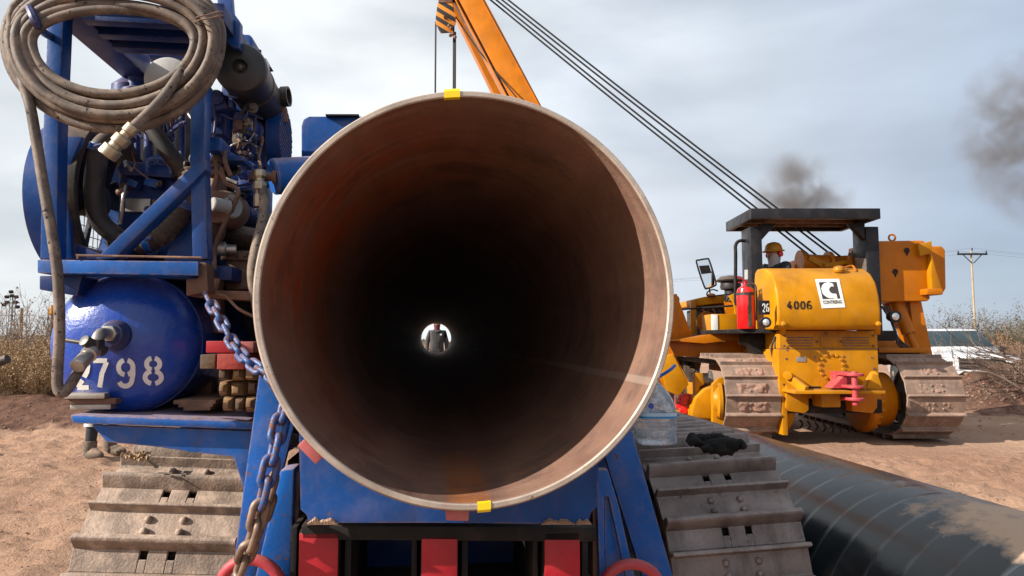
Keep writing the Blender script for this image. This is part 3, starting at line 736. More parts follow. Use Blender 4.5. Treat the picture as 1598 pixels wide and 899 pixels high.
def track(rt, T, u, vf, vr, Rr, zc, width, pitch, meshes, m_link, m_frame, phase=0.0, TR=I4, flip=True, drum=None, sprocket_rear=False, label=None, inward=1):
    per = 2*(vr-vf) + 2*math.pi*Rr; n = round(per/pitch); p = per/n
    TT = T @ TR
    # link chain band = the track part itself
    mb = MB(); steps = n*2
    for side in (-1, 1):
        ring_o = []; 
        for i in range(steps):
            q, tn, nn = oval(i*per/steps + phase*p, vf, vr, Rr, zc)
            wv = .012 if i % 2 else .0
            ring_o.append((q - nn*.006, q - nn*(.085 - wv)))
        for i in range(steps):
            a, b = ring_o[i], ring_o[(i+1) % steps]
            x0, x1 = u + side*.085 - .02, u + side*.085 + .02
            mb.hexa([V((x0, a[1].y, a[1].z)), V((x1, a[1].y, a[1].z)), V((x1, b[1].y, b[1].z)), V((x0, b[1].y, b[1].z)), V((x0, a[0].y, a[0].z)), V((x1, a[0].y, a[0].z)), V((x1, b[0].y, b[0].z)), V((x0, b[0].y, b[0].z))])
    for i in range(n):
        q, tn, nn = oval((i+.5)*p + phase*p, vf, vr, Rr, zc); q = q - nn*.045
        mb.cyl((u-.11, q.y, q.z), (u+.11, q.y, q.z), .018, n=8)
    tr = mb.build('crawler_track', m_link, rt, TT, label=label)
    for i in range(n):
        s0 = (i+phase)*p
        a, _, _ = oval(s0 - p/2, vf, vr, Rr, zc); b, _, _ = oval(s0 + p/2, vf, vr, Rr, zc)
        y = (b-a).normalized(); _, _, nn = oval(s0, vf, vr, Rr, zc)
        x = V((1, 0, 0)); z = x.cross(y)
        if z.dot(nn) < 0: z = -z; 
        if flip: y = -y
        x = y.cross(z)
        c = (a+b)/2 + nn*.004
        Mx = Matrix(((x.x, y.x, z.x, u), (x.y, y.y, z.y, c.y), (x.z, y.z, z.z, c.z), (0, 0, 0, 1)))
        inst('track_shoe', meshes[i % len(meshes)], tr, TT @ Mx)
    # wheels and frame
    for vv, nm in ((vf, 'idler'), (vr, 'sprocket')):
        rr_ = Rr - .088
        w2 = MB().lathe((u-.055, vv, zc), (1, 0, 0), [(rr_*.30, -.02), (rr_*.32, 0), (rr_*.86, .012), (rr_*.9, 0), (rr_, 0), (rr_, .11), (rr_*.9, .11), (rr_*.86, .098), (rr_*.32, .11), (rr_*.30, .13)], 36)
        if nm == 'sprocket':
            for k in range(22):
                t = 2*math.pi*k/22; w2.box((u, vv+math.cos(t)*rr_, zc+math.sin(t)*rr_), (.05, .05, .05), Matrix.Rotation(t, 3, 'X'))
        w2.build(nm, m_link, tr, TT)
    nr = max(4, int((vr-vf)/.34))
    for k in range(nr):
        vv = vf + .12 + (vr-vf-.24)*k/(nr-1)
        MB().lathe((u-.10, vv, zc-Rr+.088+.075), (1, 0, 0), [(.03, 0), (.075, .002), (.075, .03), (.055, .035), (.055, .165), (.075, .17), (.075, .198), (.03, .2)], 20).build('track_roller', m_link, tr, TT)
    fb = MB().span((u-.07, vf+.18, zc-Rr*.42), (u+.07, vr-.25, zc+Rr*.10))
    fb.span((u-.035, vf+.02, zc-.05), (u+.035, vf+.3, zc+.05))
    fb.build('track_frame', m_frame, tr, TT, bevel=.01)
    return tr

# ================================================================== blue pipe machine
M_ = Matrix.Translation
bm_loc = TB @ V((-.02, 3.1, 0))
blue = root('pipe_bending_machine', bm_loc, YAW, 'big blue crawler machine with an engine and air tank, holding the open pipe', 'machine')
def qs(pts, v): return [Q(a, b, v) for (a, b) in pts]
def plate(name, pts, v, th, mat, bevel=.003, par=None, **kw):
    return MB().prism(qs(pts, v), (0, th, 0)).build(name, mat, par or blue, TB, bevel=bevel, **kw)
def pipe_(name, pts, r, mat, n=12, par=None, res=6, **kw):   # pts: (px, py, v), r in metres
    return MB().tube([Q(*p) for p in pts], r, n, False, res).build(name, mat, par or blue, TB, **kw)

TRW = .44; TRR = .385; TZC = .425; TVF = 2.40; TVR = 4.6; PIT = .185
shoesL = [shoe_mesh('dusty_track_shoe', TRW, PIT, M['shoe'], seed=s) for s in range(3)]
shoesR = [shoe_mesh('worn_track_shoe', TRW, PIT, M['shoe_grey'], seed=s) for s in range(3)]
uL = (Q(110, 885, 2.02).x + Q(330, 885, 2.02).x)/2; uR = (Q(1050, 885, 2.02).x + Q(1262, 885, 2.02).x)/2
def tilt(u, ang, yaw=0.0): return M_(V((u, TVF, TZC))) @ Matrix.Rotation(ang, 4, 'Y') @ Matrix.Rotation(yaw, 4, 'Z') @ M_(V((-u, -TVF, -TZC)))
track(blue, TB, uL, TVF, TVR, TRR, TZC, TRW, PIT, shoesL, M['chainblk'], M['black'], phase=.30, TR=M_(V((.022, 0, 0))) @ tilt(uL, R(3.0), R(-1.5)), label='left crawler track caked with pale dust')
track(blue, TB, uR, TVF, TVR, TRR, TZC, TRW, PIT, shoesR, M['chainblk'], M['black'], phase=.38, TR=tilt(uR, R(-2.0), R(1.0)), label='right crawler track with bare grey shoes')

# chassis between the tracks
mb = MB().span((uL+.30, 2.25, .42), (uR-.30, 4.7, .78)); mb.span((uL+.2, 2.9, .50), (uR-.2, 3.2, .72)); mb.span((uL+.2, 4.0, .50), (uR-.2, 4.3, .72))
mb.build('chassis', M['black'], blue, TB, bevel=.01)
MB().span((-.46, 1.62, .52), (.50, 2.25, .60)).span((-.46, 2.1, .52), (.50, 2.25, .90)).build('belly_plate', M['black'], blue, TB, bevel=.008)
# saddle plate under the pipe end
def saddle(v, rad, pts_l, pts_r, name, mat, th):
    arc = []
    for k in range(25):
        a = R(-58 + 116*k/24); arc.append(V((math.sin(a)*rad, v, ZC - math.cos(a)*rad)))
    poly = arc + [Q(a, b, v) for (a, b) in pts_r] + [Q(a, b, v) for (a, b) in pts_l]
    return MB().prism(poly, (0, th, 0)).build(name, mat, blue, TB, bevel=.003)
saddle(1.45, .402, [(700, 816), (520, 816), (482, 815), (478, 803), (469, 795), (467, 690)], [(934, 690), (933, 790), (922, 800), (918, 817), (860, 818)], 'saddle_plate', M['blue'], .03)  # darker blue stands in for the pipe's shadow on the plate
mb = MB().prism(qs([(470, 820), (930, 823), (930, 846), (470, 843)], 1.50), (0, .10, 0)); mb.build('saddle_channel', M['black'], blue, TB, bevel=.004)
mb = MB().prism([V((-.30, 2.9, .8)), V((.30, 2.9, .8)), V((.36, 2.9, ZC-.22)), V((.2, 2.9, ZC-.36)), V((0, 2.9, ZC-.405)), V((-.2, 2.9, ZC-.36)), V((-.36, 2.9, ZC-.22))], (0, .5, 0)); mb.build('rear_cradle', M['navy'], blue, TB, bevel=.006)
mb = MB().prism([V((-.46, 1.9, .58)), V((.46, 1.9, .58)), V((.40, 1.9, ZC-.30)), V((0, 1.9, ZC-.41)), V((-.40, 1.9, ZC-.30))], (0, .05, 0)); mb.build('rear_cradle', M['navy'], blue, TB, bevel=.006)
# dirt stuck to the lower corners of the saddle
r_ = random.Random(9)
mb = MB()
def dirt(x0, x1, yb, hgt, seed, v=1.449):
    top = []; n = 44
    for k in range(n+1):
        f = k/n; e = min(1, f*4, (1-f)*4); nzv = noise.noise(V((f*3, seed, 0)))*.45 + noise.noise(V((f*9, seed, 4)))*.2 + .5
        top.append((x0+(x1-x0)*f, yb - hgt*e*max(.06, nzv)))
    for k in range(n):
        a, b = top[k], top[k+1]; A = Q(a[0], a[1], v); B = Q(b[0], b[1], v); C = Q(b[0], yb+2, v); D = Q(a[0], yb+2, v); o_ = V((0, -.006-.004*noise.noise(V((k*.7, seed, 9))), 0))
        Am = A.lerp(D, .35)+o_; Bm = B.lerp(C, .35)+o_; b0 = len(mb.vs)
        mb.add([A, B, Bm, Am, C+o_*.8, D+o_*.8, D+V((0, .004, 0)), C+V((0, .004, 0))], [(0, 1, 2, 3), (3, 2, 4, 5), (5, 4, 7, 6)])
dirt(480, 528, 816, 14, 1); dirt(844, 896, 816, 13, 3); dirt(898, 922, 816, 12, 4)
mb.build('caked_dirt', M['clod2'], blue, TB, kind='stuff', smooth=50, doubles=True)
# red ended beams
for (x0, x1, y0) in ((467, 528, 833), (658, 714, 838), (850, 905, 832)):
    a = Q(x0, y0, 1.5); b = Q(x1, y0, 1.5); 
    o = MB().span((a.x, 1.5, .60), (b.x, 1.508, a.z)).build('red_end_plate', M['redpaint'], blue, TB, bevel=.002)
    MB().span((a.x-.002, 1.508, .60), (b.x+.002, 2.1, a.z+.004)).build('beam', M['black'], blue, TB, bevel=.004)
    MB().span((a.x-.022, 1.53, .60), (a.x-.010, 1.9, a.z+.006)).span((b.x+.010, 1.53, .60), (b.x+.024, 1.9, a.z+.006)).build('beam_guide', M['black'], blue, TB, bevel=.002)
# pads between pipe and saddle
def pad(ang, length, th, name='cradle_pad'):
    a = R(ang); n_ = V((math.sin(a), 0, -math.cos(a))); t_ = V((math.cos(a), 0, math.sin(a)))
    c = V((0, 0, ZC)) + n_*(RO + .004 + th/2)
    mb = MB(); v0, v1 = V0+.03, V0+.22
    mb.hexa([c - t_*length/2 - n_*th/2 + V((0, v0, 0)), c + t_*length/2 - n_*th/2 + V((0, v0, 0)), c + t_*length/2 - n_*th/2 + V((0, v1, 0)), c - t_*length/2 - n_*th/2 + V((0, v1, 0)),
             c - t_*length/2 + n_*th/2 + V((0, v0, 0)), c + t_*length/2 + n_*th/2 + V((0, v0, 0)), c + t_*length/2 + n_*th/2 + V((0, v1, 0)), c - t_*length/2 + n_*th/2 + V((0, v1, 0))])
    return mb.build(name, M['pink'], blue, TB, bevel=.003)
pad(-45.5, .047, .017); pad(-3.0, .042, .018)

# legs
def leg(pts, v, th, mat, name='support_leg'): return plate(name, pts, v, th, mat, .004)
leg([(404, 584), (430, 612), (462, 652), (441, 735), (398, 905), (361, 905), (380, 760), (394, 660)], 1.72, .022, M['blue_worn'])
leg([(985, 668), (1000, 720), (1052, 905), (1004, 905), (944, 712)], 1.72, .022, M['blue_worn'])
MB().prism(qs([(437, 734), (459, 731), (453, 905), (397, 905)], 1.60), (0, .07, 0)).build('leg_channel', M['blue_worn'], blue, TB, bevel=.006)
plate('leg_channel', [(459, 734), (468, 740), (463, 905), (453, 905)], 1.63, .06, M['rustbrown'])
MB().prism(qs([(930, 733), (949, 733), (966, 790), (992, 905), (978, 905), (962, 830), (950, 775), (943, 775), (944, 905), (936, 905)], 1.60), (0, .03, 0)).prism(qs([(943, 772), (952, 775), (980, 905), (944, 905)], 1.618), (0, .03, 0)).build('leg_channel', M['blue_worn'], blue, TB, bevel=.003)
plate('leg_channel', [(925, 800), (931, 790), (937, 905), (925, 905)], 1.62, .05, M['rustbrown'])
# inner brackets closing the legs towards the chassis
MB().prism([V((uL+.34, 1.9, .72)), V((uL+.46, 1.9, .58)), V((uL+.46, 1.9, .45)), V((uL+.34, 1.9, .45))], (0, .9, 0)).build('leg_bracket', M['navy'], blue, TB, bevel=.006)
MB().prism([V((uR-.34, 1.95, .72)), V((uR-.46, 1.95, .58)), V((uR-.46, 1.95, .45)), V((uR-.34, 1.95, .45))], (0, .9, 0)).build('leg_bracket', M['black'], blue, TB, bevel=.006)
# lifting rings
for (cx, cy, rr_) in ((392, 922, 46), (986, 926, 46)):
    c = Q(cx, cy, 1.57); MB().torus(c, (0.15, 1, .1), rr_*1.57/F, .0125, 40, 12).build('lifting_ring', M['pinkred'], blue, TB)

# deck with the tank
DV = 1.85
dl = Q(108, 645, DV); dr = Q(396, 660, DV)
dk = MB(); zl = Q(110, 645, DV).z; zr2 = Q(395, 660, DV).z; zt = (zl+zr2)/2
dk.hexa([Q(112, 661, DV), Q(396, 671, DV), Q(396, 671, DV)+V((0, 1.0, .01)), Q(112, 661, DV)+V((0, 1.0, 0)), Q(108, 647, DV), Q(396, 658, DV), Q(396, 658, DV)+V((0, 1.0, .005)), Q(108, 647, DV)+V((0, 1.0, 0))])
dk.build('deck', M['blue_worn'], blue, TB, bevel=.007)
plate('deck_web', [(142, 663), (396, 673), (398, 780), (380, 764), (364, 713), (300, 706), (240, 697), (166, 690)], DV+.03, .02, M['blue_worn'], .003)
for k in range(3):
    a = Q(98+2*k, 618+9*k, DV+.02); MB().span((a.x, DV+.02+k*.01, a.z-.008), (a.x+.10+.02*(k == 1), DV+.55, a.z+.006)).build('mount_plate', M['steel'] if k != 1 else M['rustbrown'], blue, TB, bevel=.003)
for k in range(3):
    a = Q(270+8*k, 627+5*k, DV+.10); MB().span((a.x, DV+.10, a.z-.007), (a.x+.11-.02*k, DV+.5, a.z+.004)).build('mount_plate', M['rustbrown'], blue, TB, bevel=.002)
# air tank
tc_ = Q(213, 535, 2.04); TRA = .190; THD = .115
THV = 1.98
tcx, tcz = tc_.x + .003, tc_.z
prof = []
for k in range(14):
    a = math.pi/2*k/13; prof.append((TRA*math.sin(a), THD*(1-math.cos(a))))
prof += [(TRA, THD+.02), (TRA, THD+.50)]
for k in range(1, 14):
    a = math.pi/2*(1-k/13); prof.append((TRA*math.sin(a), THD+.50+THD*(math.cos(a))))
TV0 = THV - THD
tank = MB().lathe((tcx, TV0, tcz), (0, 1, 0), prof, 64).build('air_tank', M['tank'], blue, TB)
MB().ring((tcx, TV0+THD+.012, tcz), (tcx, TV0+THD+.03, tcz), TRA+.0025, TRA-.003, 64).build('weld_bead', M['tank'], tank, TB)
def on_tank(px, py, off=.0016):
    # ray against the ellipsoid head
    o = CB; d = TBR @ ray(px, py); c = V((tcx, TV0+THD, tcz)); S = V((1/TRA, 1/THD, 1/TRA))
    oo = V(((o-c).x*S.x, (o-c).y*S.y, (o-c).z*S.z)); dd = V((d.x*S.x, d.y*S.y, d.z*S.z))
    a = dd.dot(dd); b = 2*oo.dot(dd); cc = oo.dot(oo)-1; D = b*b-4*a*cc
    if D < 0: return None
    t = (-b-math.sqrt(D))/(2*a); p = o + d*t
    n_ = V(((p-c).x*S.x**2, (p-c).y*S.y**2, (p-c).z*S.z**2)).normalized(); return p + n_*off
# stencil glyphs: strokes in a unit box (x right, y down)
def arc(cx, cy, rx_, ry_, a0, a1, n=14): return [(cx + rx_*math.cos(R(a0+(a1-a0)*k/n)), cy + ry_*math.sin(R(a0+(a1-a0)*k/n))) for k in range(n+1)]
GL = {
 '2': [arc(.5, .27, .38, .25, 175, 345) + [(.80, .42), (.62, .60)], [(.52, .70), (.18, .95)], [(.18, .96), (.92, .96)]],
 '7': [[(.08, .06), (.90, .06)], [(.88, .10), (.60, .50), (.46, .98)]],
 '9': [arc(.5, .30, .36, .26, 100, 255), arc(.5, .30, .36, .26, 285, 360) + [(.86, .55), (.80, .78)] + arc(.48, .74, .32, .22, 20, 160, 8), arc(.5, .30, .36, .26, 0, 72)],
 '8': [arc(.5, .27, .30, .21, 105, 255), arc(.5, .27, .30, .21, -75, 75), arc(.5, .74, .37, .22, 105, 255), arc(.5, .74, .37, .22, -75, 75)],
 '4': [[(.62, .02), (.10, .62)], [(.10, .70), (.92, .70)], [(.66, .40), (.66, .98)]],
 '0': [arc(.5, .5, .34, .46, 100, 260, 16), arc(.5, .5, .34, .46, -80, 80, 16)],
 '6': [[(.74, .06), (.50, .05)] + arc(.5, .5, .34, .45, 255, 180, 8) + [(.16, .7)] + arc(.5, .70, .34, .26, 180, 110, 8), arc(.5, .70, .34, .26, 70, -80, 14), arc(.5, .70, .34, .26, -100, -160, 6)],
}
def strokes(mb, glyph, fn, x0, y0, x1, y1, wpx, shear=(0, 0)):
    """fn maps pixels to a point; each stroke becomes a ribbon"""
    for st in GL[glyph]:
        pts = [(x0+(x1-x0)*a + shear[0]*b, y0+(y1-y0)*b + shear[1]*a) for (a, b) in st]
        dense = []
        for i in range(len(pts)-1):
            for k in range(4): dense.append((pts[i][0]+(pts[i+1][0]-pts[i][0])*k/4, pts[i][1]+(pts[i+1][1]-pts[i][1])*k/4))
        dense.append(pts[-1]); vs = []
        for i, p in enumerate(dense):
            a = dense[max(0, i-1)]; b = dense[min(len(dense)-1, i+1)]; dx, dy = b[0]-a[0], b[1]-a[1]; l = math.hypot(dx, dy) or 1
            for s in (-1, 1): vs.append(fn(p[0] - dy/l*wpx/2*s, p[1] + dx/l*wpx/2*s))
        if any(v is None for v in vs): continue
        mb.add(vs, [(2*i, 2*i+1, 2*i+3, 2*i+2) for i in range(len(dense)-1)])
mb = MB()
strokes(mb, '2', on_tank, 117, 562, 141, 606, 7.5); strokes(mb, '7', on_tank, 144, 560, 170, 605, 7.5)
strokes(mb, '9', on_tank, 181, 560, 212, 604, 7.5); strokes(mb, '8', on_tank, 222, 556, 256, 600, 7.5)
mb.build('stencilled_number', M['stencil'], tank, TB, label='white stencilled number 2798')
pf = on_tank(180, 524, 0)
nn = V((-.05, -1, .05)).normalized()
MB().lathe(pf + V((0, .02, 0)), nn, [(.040, 0), (.040, .025), (.034, .032), (.030, .045), (.018, .046)], 28).build('tank_port', M['navy'], tank, TB, bevel=.001)

# upper frame
FV = 1.85
MB().prism(qs([(73, 20), (99, 20), (91, 200), (88, 404), (62, 404), (67, 200)], FV), (0, .05, 0)).build('frame_post', M['blue'], blue, TB, bevel=.004)
MB().prism(qs([(298, 20), (320, 20), (319, 250), (324, 404), (300, 404), (296, 250)], FV), (0, .05, 0)).build('frame_post', M['blue'], blue, TB, bevel=.004)
MB().prism(qs([(296, 262), (320, 248), (322, 264), (178, 404), (148, 404)], FV-.02), (0, .05, 0)).build('frame_brace', M['blue'], blue, TB, bevel=.004)
MB().prism(qs([(58, 405), (309, 408), (309, 430), (58, 426)], FV-.03), (0, .012, 0)).prism(qs([(58, 405), (309, 408), (309, 412), (58, 409)], FV-.018), (0, .10, 0)).prism(qs([(58, 422), (309, 426), (309, 430), (58, 426)], FV-.018), (0, .10, 0)).build('lower_rail', M['blue_worn'], blue, TB, bevel=.003)
MB().prism(qs([(309, 409), (322, 410), (325, 455), (290, 462), (290, 436), (309, 434)], FV), (0, .06, 0)).build('rail_bracket', M['rustbrown'], blue, TB, bevel=.004)
MB().prism(qs([(61, 430), (128, 431), (120, 462), (61, 452)], FV+.02), (0, .35, 0)).build('under_rail_box', M['navy'], blue, TB, bevel=.004)
MB().tube([Q(121, 404, FV-.03), Q(123, 399, FV-.03), Q(135, 399, FV-.03), Q(300, 402, FV-.03), Q(312, 403, FV-.03)], .003, 6).build('guard_rod', M['rustbrown'], blue, TB)
ZR = Q(100, 20, FV).z; ul = Q(70, 20, FV).x; ur = Q(350, 20, FV).x
MB().span((ul, FV, ZR), (ul+.085, FV+.52, ZR+.05)).build('roof_rail', M['navy'], blue, TB, bevel=.004)
MB().span((ur-.08, FV, ZR), (ur, FV+.52, ZR+.05)).build('roof_rail', M['navy'], blue, TB, bevel=.004)
rf = MB().span((ul+.086, FV, ZR+.02), (ur-.081, FV+.20, ZR+.035))
for k in range(3): rf.span((ul+.086, FV+.01+k*.085, ZR-.012), (ur-.081, FV+.045+k*.085, ZR+.018))
rf.build('roof_panel', M['navy'], blue, TB, bevel=.003)
MB().span((ul+.086, FV+.21, ZR-.006), (ur-.081, FV+.235, ZR+.018)).build('roof_rib', M['rustbrown'], blue, TB, bevel=.003)
MB().prism(qs([(184, 66), (302, 68), (302, 87), (192, 86)], FV+.5), (0, .06, 0)).build('rear_beam', M['blue'], blue, TB, bevel=.004)
# corner hook that carries the hose
MB().tube([Q(30, -20, FV-.02), Q(45, 10, FV-.14), Q(58, 38, FV-.16), Q(70, 52, FV-.06), Q(78, 56, FV)], .010, 8).build('hose_hook', M['navy'], blue, TB)
MB().tube([Q(300, -25, FV-.02), Q(312, 0, FV-.12), Q(316, 22, FV-.12), Q(306, 36, FV)], .010, 8).build('hose_hook', M['navy'], blue, TB)
# right upper panel and boxes
plate('side_panel', [(338, -20), (360, -20), (363, 18), (375, 34), (374, 76), (360, 72), (340, 40)], 1.95, .03, M['blue'], .004)
plate('side_panel', [(318, 128), (326, 132), (324, 214), (319, 214)], 1.92, .03, M['blue'])
MB().prism(qs([(356, 52), (389, 53), (394, 58), (394, 96), (356, 96)], 2.3), (0, .12, 0)).build('control_box', M['blue'], blue, TB, bevel=.01)

# fan and radiator
fa = Q(104, 312, 1.93); fb = Q(34, 312, 1.93); fcz = Q(150, 314, 2.16).z; fcv = 2.16; fr = .232
mb = MB().ring((fb.x, fcv, fcz), (fa.x-.05, fcv, fcz), fr, fr-.006, 64); mb.build('fan_shroud', M['blue'], blue, TB)
MB().ring((fa.x-.05, fcv, fcz), (fa.x+.02, fcv, fcz), fr+.004, fr-.018, 64).build('shroud_rim', M['rubber'], blue, TB, bevel=.002)
mb = MB()
for k in range(-7, 8):
    o_ = k*.030; h_ = math.sqrt(max(0, (fr-.01)**2 - o_*o_))
    mb.cyl((fb.x+.004, fcv+o_, fcz-h_), (fb.x+.004, fcv+o_, fcz+h_), .0014, n=4); mb.cyl((fb.x+.002, fcv-h_, fcz+o_), (fb.x+.002, fcv+h_, fcz+o_), .0014, n=4)
mb.torus((fb.x+.003, fcv, fcz), (1, 0, 0), fr-.004, .003, 48, 6).build('fan_guard', M['navy'], blue, TB)
mb = MB().cyl((fb.x+.03, fcv, fcz), (fa.x-.01, fcv, fcz), .045, n=24)
for k in range(6):
    a = k*math.pi/3+.25; e = V((0, math.cos(a), math.sin(a))); t_ = V((0, -math.sin(a), math.cos(a))); c = V((fb.x+.07, fcv, fcz))
    mb.hexa([c+e*.04-t_*.025+V((.02, 0, 0)), c+e*.04+t_*.025-V((.02, 0, 0)), c+e*(fr-.03)+t_*.055-V((.02, 0, 0)), c+e*(fr-.03)-t_*.055+V((.02, 0, 0)),
             c+e*.04-t_*.025+V((.024, 0, 0)), c+e*.04+t_*.025-V((.016, 0, 0)), c+e*(fr-.03)+t_*.055-V((.016, 0, 0)), c+e*(fr-.03)-t_*.055+V((.024, 0, 0))])
mb.build('fan', M['black'], blue, TB, bevel=.001)
plate('radiator_frame', [(89, 212), (128, 213), (112, 250), (106, 320), (112, 404), (88, 404)], 1.93, .02, M['blue'])
plate('radiator_frame', [(118, 404), (200, 404), (200, 388), (160, 398), (118, 380)], 1.94, .4, M['navy'])
MB().span((fb.x+.01, fcv-.15, fcz+fr+.002), (fa.x-.02, fcv+.16, fcz+fr+.028)).build('radiator_top', M['blue'], blue, TB, bevel=.006)

# engine
ea = Q(186, 262, 2.12); eb = Q(300, 402, 2.12)
eng = MB().span((ea.x, 2.12, eb.z), (eb.x+.02, 2.75, ea.z-.02)).build('engine_block', M['blue_block'], blue, TB, bevel=.014)
def bolts(cs, r0, h0, mat, par):
    me_ = MB().cyl((0, 0, 0), (0, -h0, 0), r0, r0*.9, 6).mesh('bolt', mat)
    for c in cs: inst('bolt', me_, par, TB @ M_(V(c)))
bolts([V((ea.x+.018+k*.034, 2.118, ea.z-.05-dz)) for k in range(7) for dz in (0, .20)], .006, .006, M['blue_block'], eng)
MB().span((ea.x+.03, 2.10, ea.z-.135), (ea.x+.10, 2.119, ea.z-.095)).build('data_plate', M['steel'], eng, TB, bevel=.002)
MB().prism(qs([(182, 262), (190, 250), (262, 256), (300, 272), (300, 280), (186, 272)], 2.08), (0, .5, 0)).build('rocker_cover', M['blue_block'], eng, TB, bevel=.008)
MB().prism(qs([(320, 300), (300, 300), (250, 420), (330, 420)], 2.0), (0, .03, 0)).build('engine_mount', M['blue'], eng, TB, bevel=.004)
plate('heat_shield', [(190, 150), (300, 150), (300, 265), (190, 262)], 2.5, .03, M['black'])
for i, px in enumerate((198, 214, 232, 250, 266, 284)):
    a = Q(px, 175, 2.35); b = Q(px, 262, 2.35); MB().cyl(b, a, .010 if i % 2 else .015, n=12).lathe(b, (0, 0, 1), [(.022, 0), (.022, .014), (.012, .03)], 10).build('fuel_line', M['blue_block'], blue, TB)
st = MB().lathe(Q(213, 138, 2.3), (0, 0, 1), [(.045, -.04), (.045, -.01), (.028, .0), (.026, .08), (.036, .085), (.038, .105), (.030, .118), (.008, .122)], 24).build('breather_stack', M['blue_block'], blue, TB)
MB().lathe(Q(200, 150, 2.32), (0, 0, 1), [(.05, -.06), (.05, .03), (.03, .05), (.02, .06)], 24).build('thermostat_housing', M['blue_block'], blue, TB)
MB().lathe(Q(260, 122, 2.22), (0, 1, 0), [(.001, 0), (.062, .001), (.071, .006), (.071, .19), (.06, .2)], 40).build('muffler', M['greydisc'], blue, TB)
pipe_('coolant_hose', [(196, 219, 2.02), (178, 216, 1.99), (158, 228, 1.97), (150, 262, 1.97), (147, 305, 1.98), (156, 345, 2.0), (186, 372, 2.02)], .026, M['rubber'], 16)
def ribbed(name, pts, r, mat):
    P_ = smooth_path([Q(*p) for p in pts], 10); mb = MB()
    mb.tube(P_, lambda t: r*(1+.07*math.sin(t*len(P_)*2.4)), 16, False, 3); return mb.build(name, mat, blue, TB, smooth=70)
ribbed('ribbed_hose', [(190, 380, 2.0), (225, 380, 1.99), (258, 362, 1.98), (280, 335, 1.98), (290, 300, 2.0), (296, 272, 2.05)], .028, M['hose2'])
for (p, d, rr_) in (((287, 321, 1.98), (.35, 0, 1), .031), ((155, 233, 1.97), (.35, 0, 1), .028), ((232, 377, 1.985), (1, 0, .1), .030)):
    c = Q(*p); d = V(d).normalized(); MB().ring(c-d*.010, c+d*.010, rr_, rr_-.004, 24).bolt(c+V((0, -rr_, 0)), (1, 0, .3), .005, .02).build('hose_clamp', M['blue_worn'], blue, TB)
pipe_('coolant_hose', [(224, 180, 2.06), (236, 200, 2.05), (262, 236, 2.05), (288, 268, 2.07)], .024, M['rubber'], 16)
pipe_('oil_line', [(230, 268, 2.06), (232, 250, 2.05), (250, 247, 2.05), (262, 256, 2.06), (268, 270, 2.07)], .006, M['blue_worn'], 8)
pipe_('oil_line', [(196, 290, 2.05), (192, 310, 2.04), (188, 350, 2.06)], .005, M['steel'], 8)
MB().ball(Q(190, 300, 2.05), .016, (1, 1, .8)).build('water_pump', M['rustbrown'], blue, TB)

# right side castings
c_ = [((325, 150), (352, 210), 2.15, .25, 'blue_block'), ((345, 132), (408, 178), 2.25, .3, 'blue_block'), ((352, 176), (416, 262), 2.3, .3, 'navy'), ((322, 212), (344, 236), 1.95, .10, 'blue'),
      ((318, 240), (380, 251), 2.0, .12, 'blue'), ((372, 250), (402, 350), 2.25, .2, 'blue_block'), ((326, 256), (375, 300), 2.35, .2, 'navy')]
for (a, b, v, th, mk) in c_:
    A = Q(a[0], a[1], v); B = Q(b[0], b[1], v); MB().span((A.x, v, B.z), (B.x, v+th, A.z)).build('engine_casting', M[mk], blue, TB, bevel=.009)
for (px, py, r0, ln, v) in ((365, 200, .030, .05, 2.27), (392, 205, .035, .06, 2.27), (345, 160, .022, .05, 2.12), (398, 238, .018, .04, 2.27), (336, 186, .014, .04, 2.13), (372, 226, .02, .05, 2.26), (386, 300, .028, .05, 2.22), (390, 335, .02, .05, 2.22), (380, 272, .016, .04, 2.22)):
    c = Q(px, py, v); MB().lathe(c, (0, -1, 0), [(r0*1.2, -.01), (r0*1.2, .006), (r0, .01), (r0, ln), (r0*.7, ln+.006), (.002, ln+.007)], 18).build('flange', M['blue_block'], blue, TB)
r_ = random.Random(4)
bolts([Q(r_.uniform(354, 412), r_.uniform(180, 258), 2.298) for k in range(16)] + [Q(r_.uniform(374, 400), r_.uniform(255, 345), 2.248) for k in range(10)] + [Q(r_.uniform(327, 350), r_.uniform(152, 208), 2.148) for k in range(6)], .006, .010, M['bolt'], blue)
for pts in ([(330, 140), (336, 190), (330, 236), (342, 270)], [(400, 180), (396, 215), (404, 250)], [(352, 250), (360, 228), (384, 222), (402, 230)], [(326, 130), (322, 180), (330, 215), (352, 240), (356, 275)], [(345, 178), (366, 186), (388, 178), (410, 186)], [(330, 300), (345, 285), (372, 290), (398, 284)]):
    pipe_('fuel_line', [(a, b, 2.08) for (a, b) in pts], r_.choice((.003, .004, .0055)), M[r_.choice(('navy', 'steel', 'rubber'))], 8)
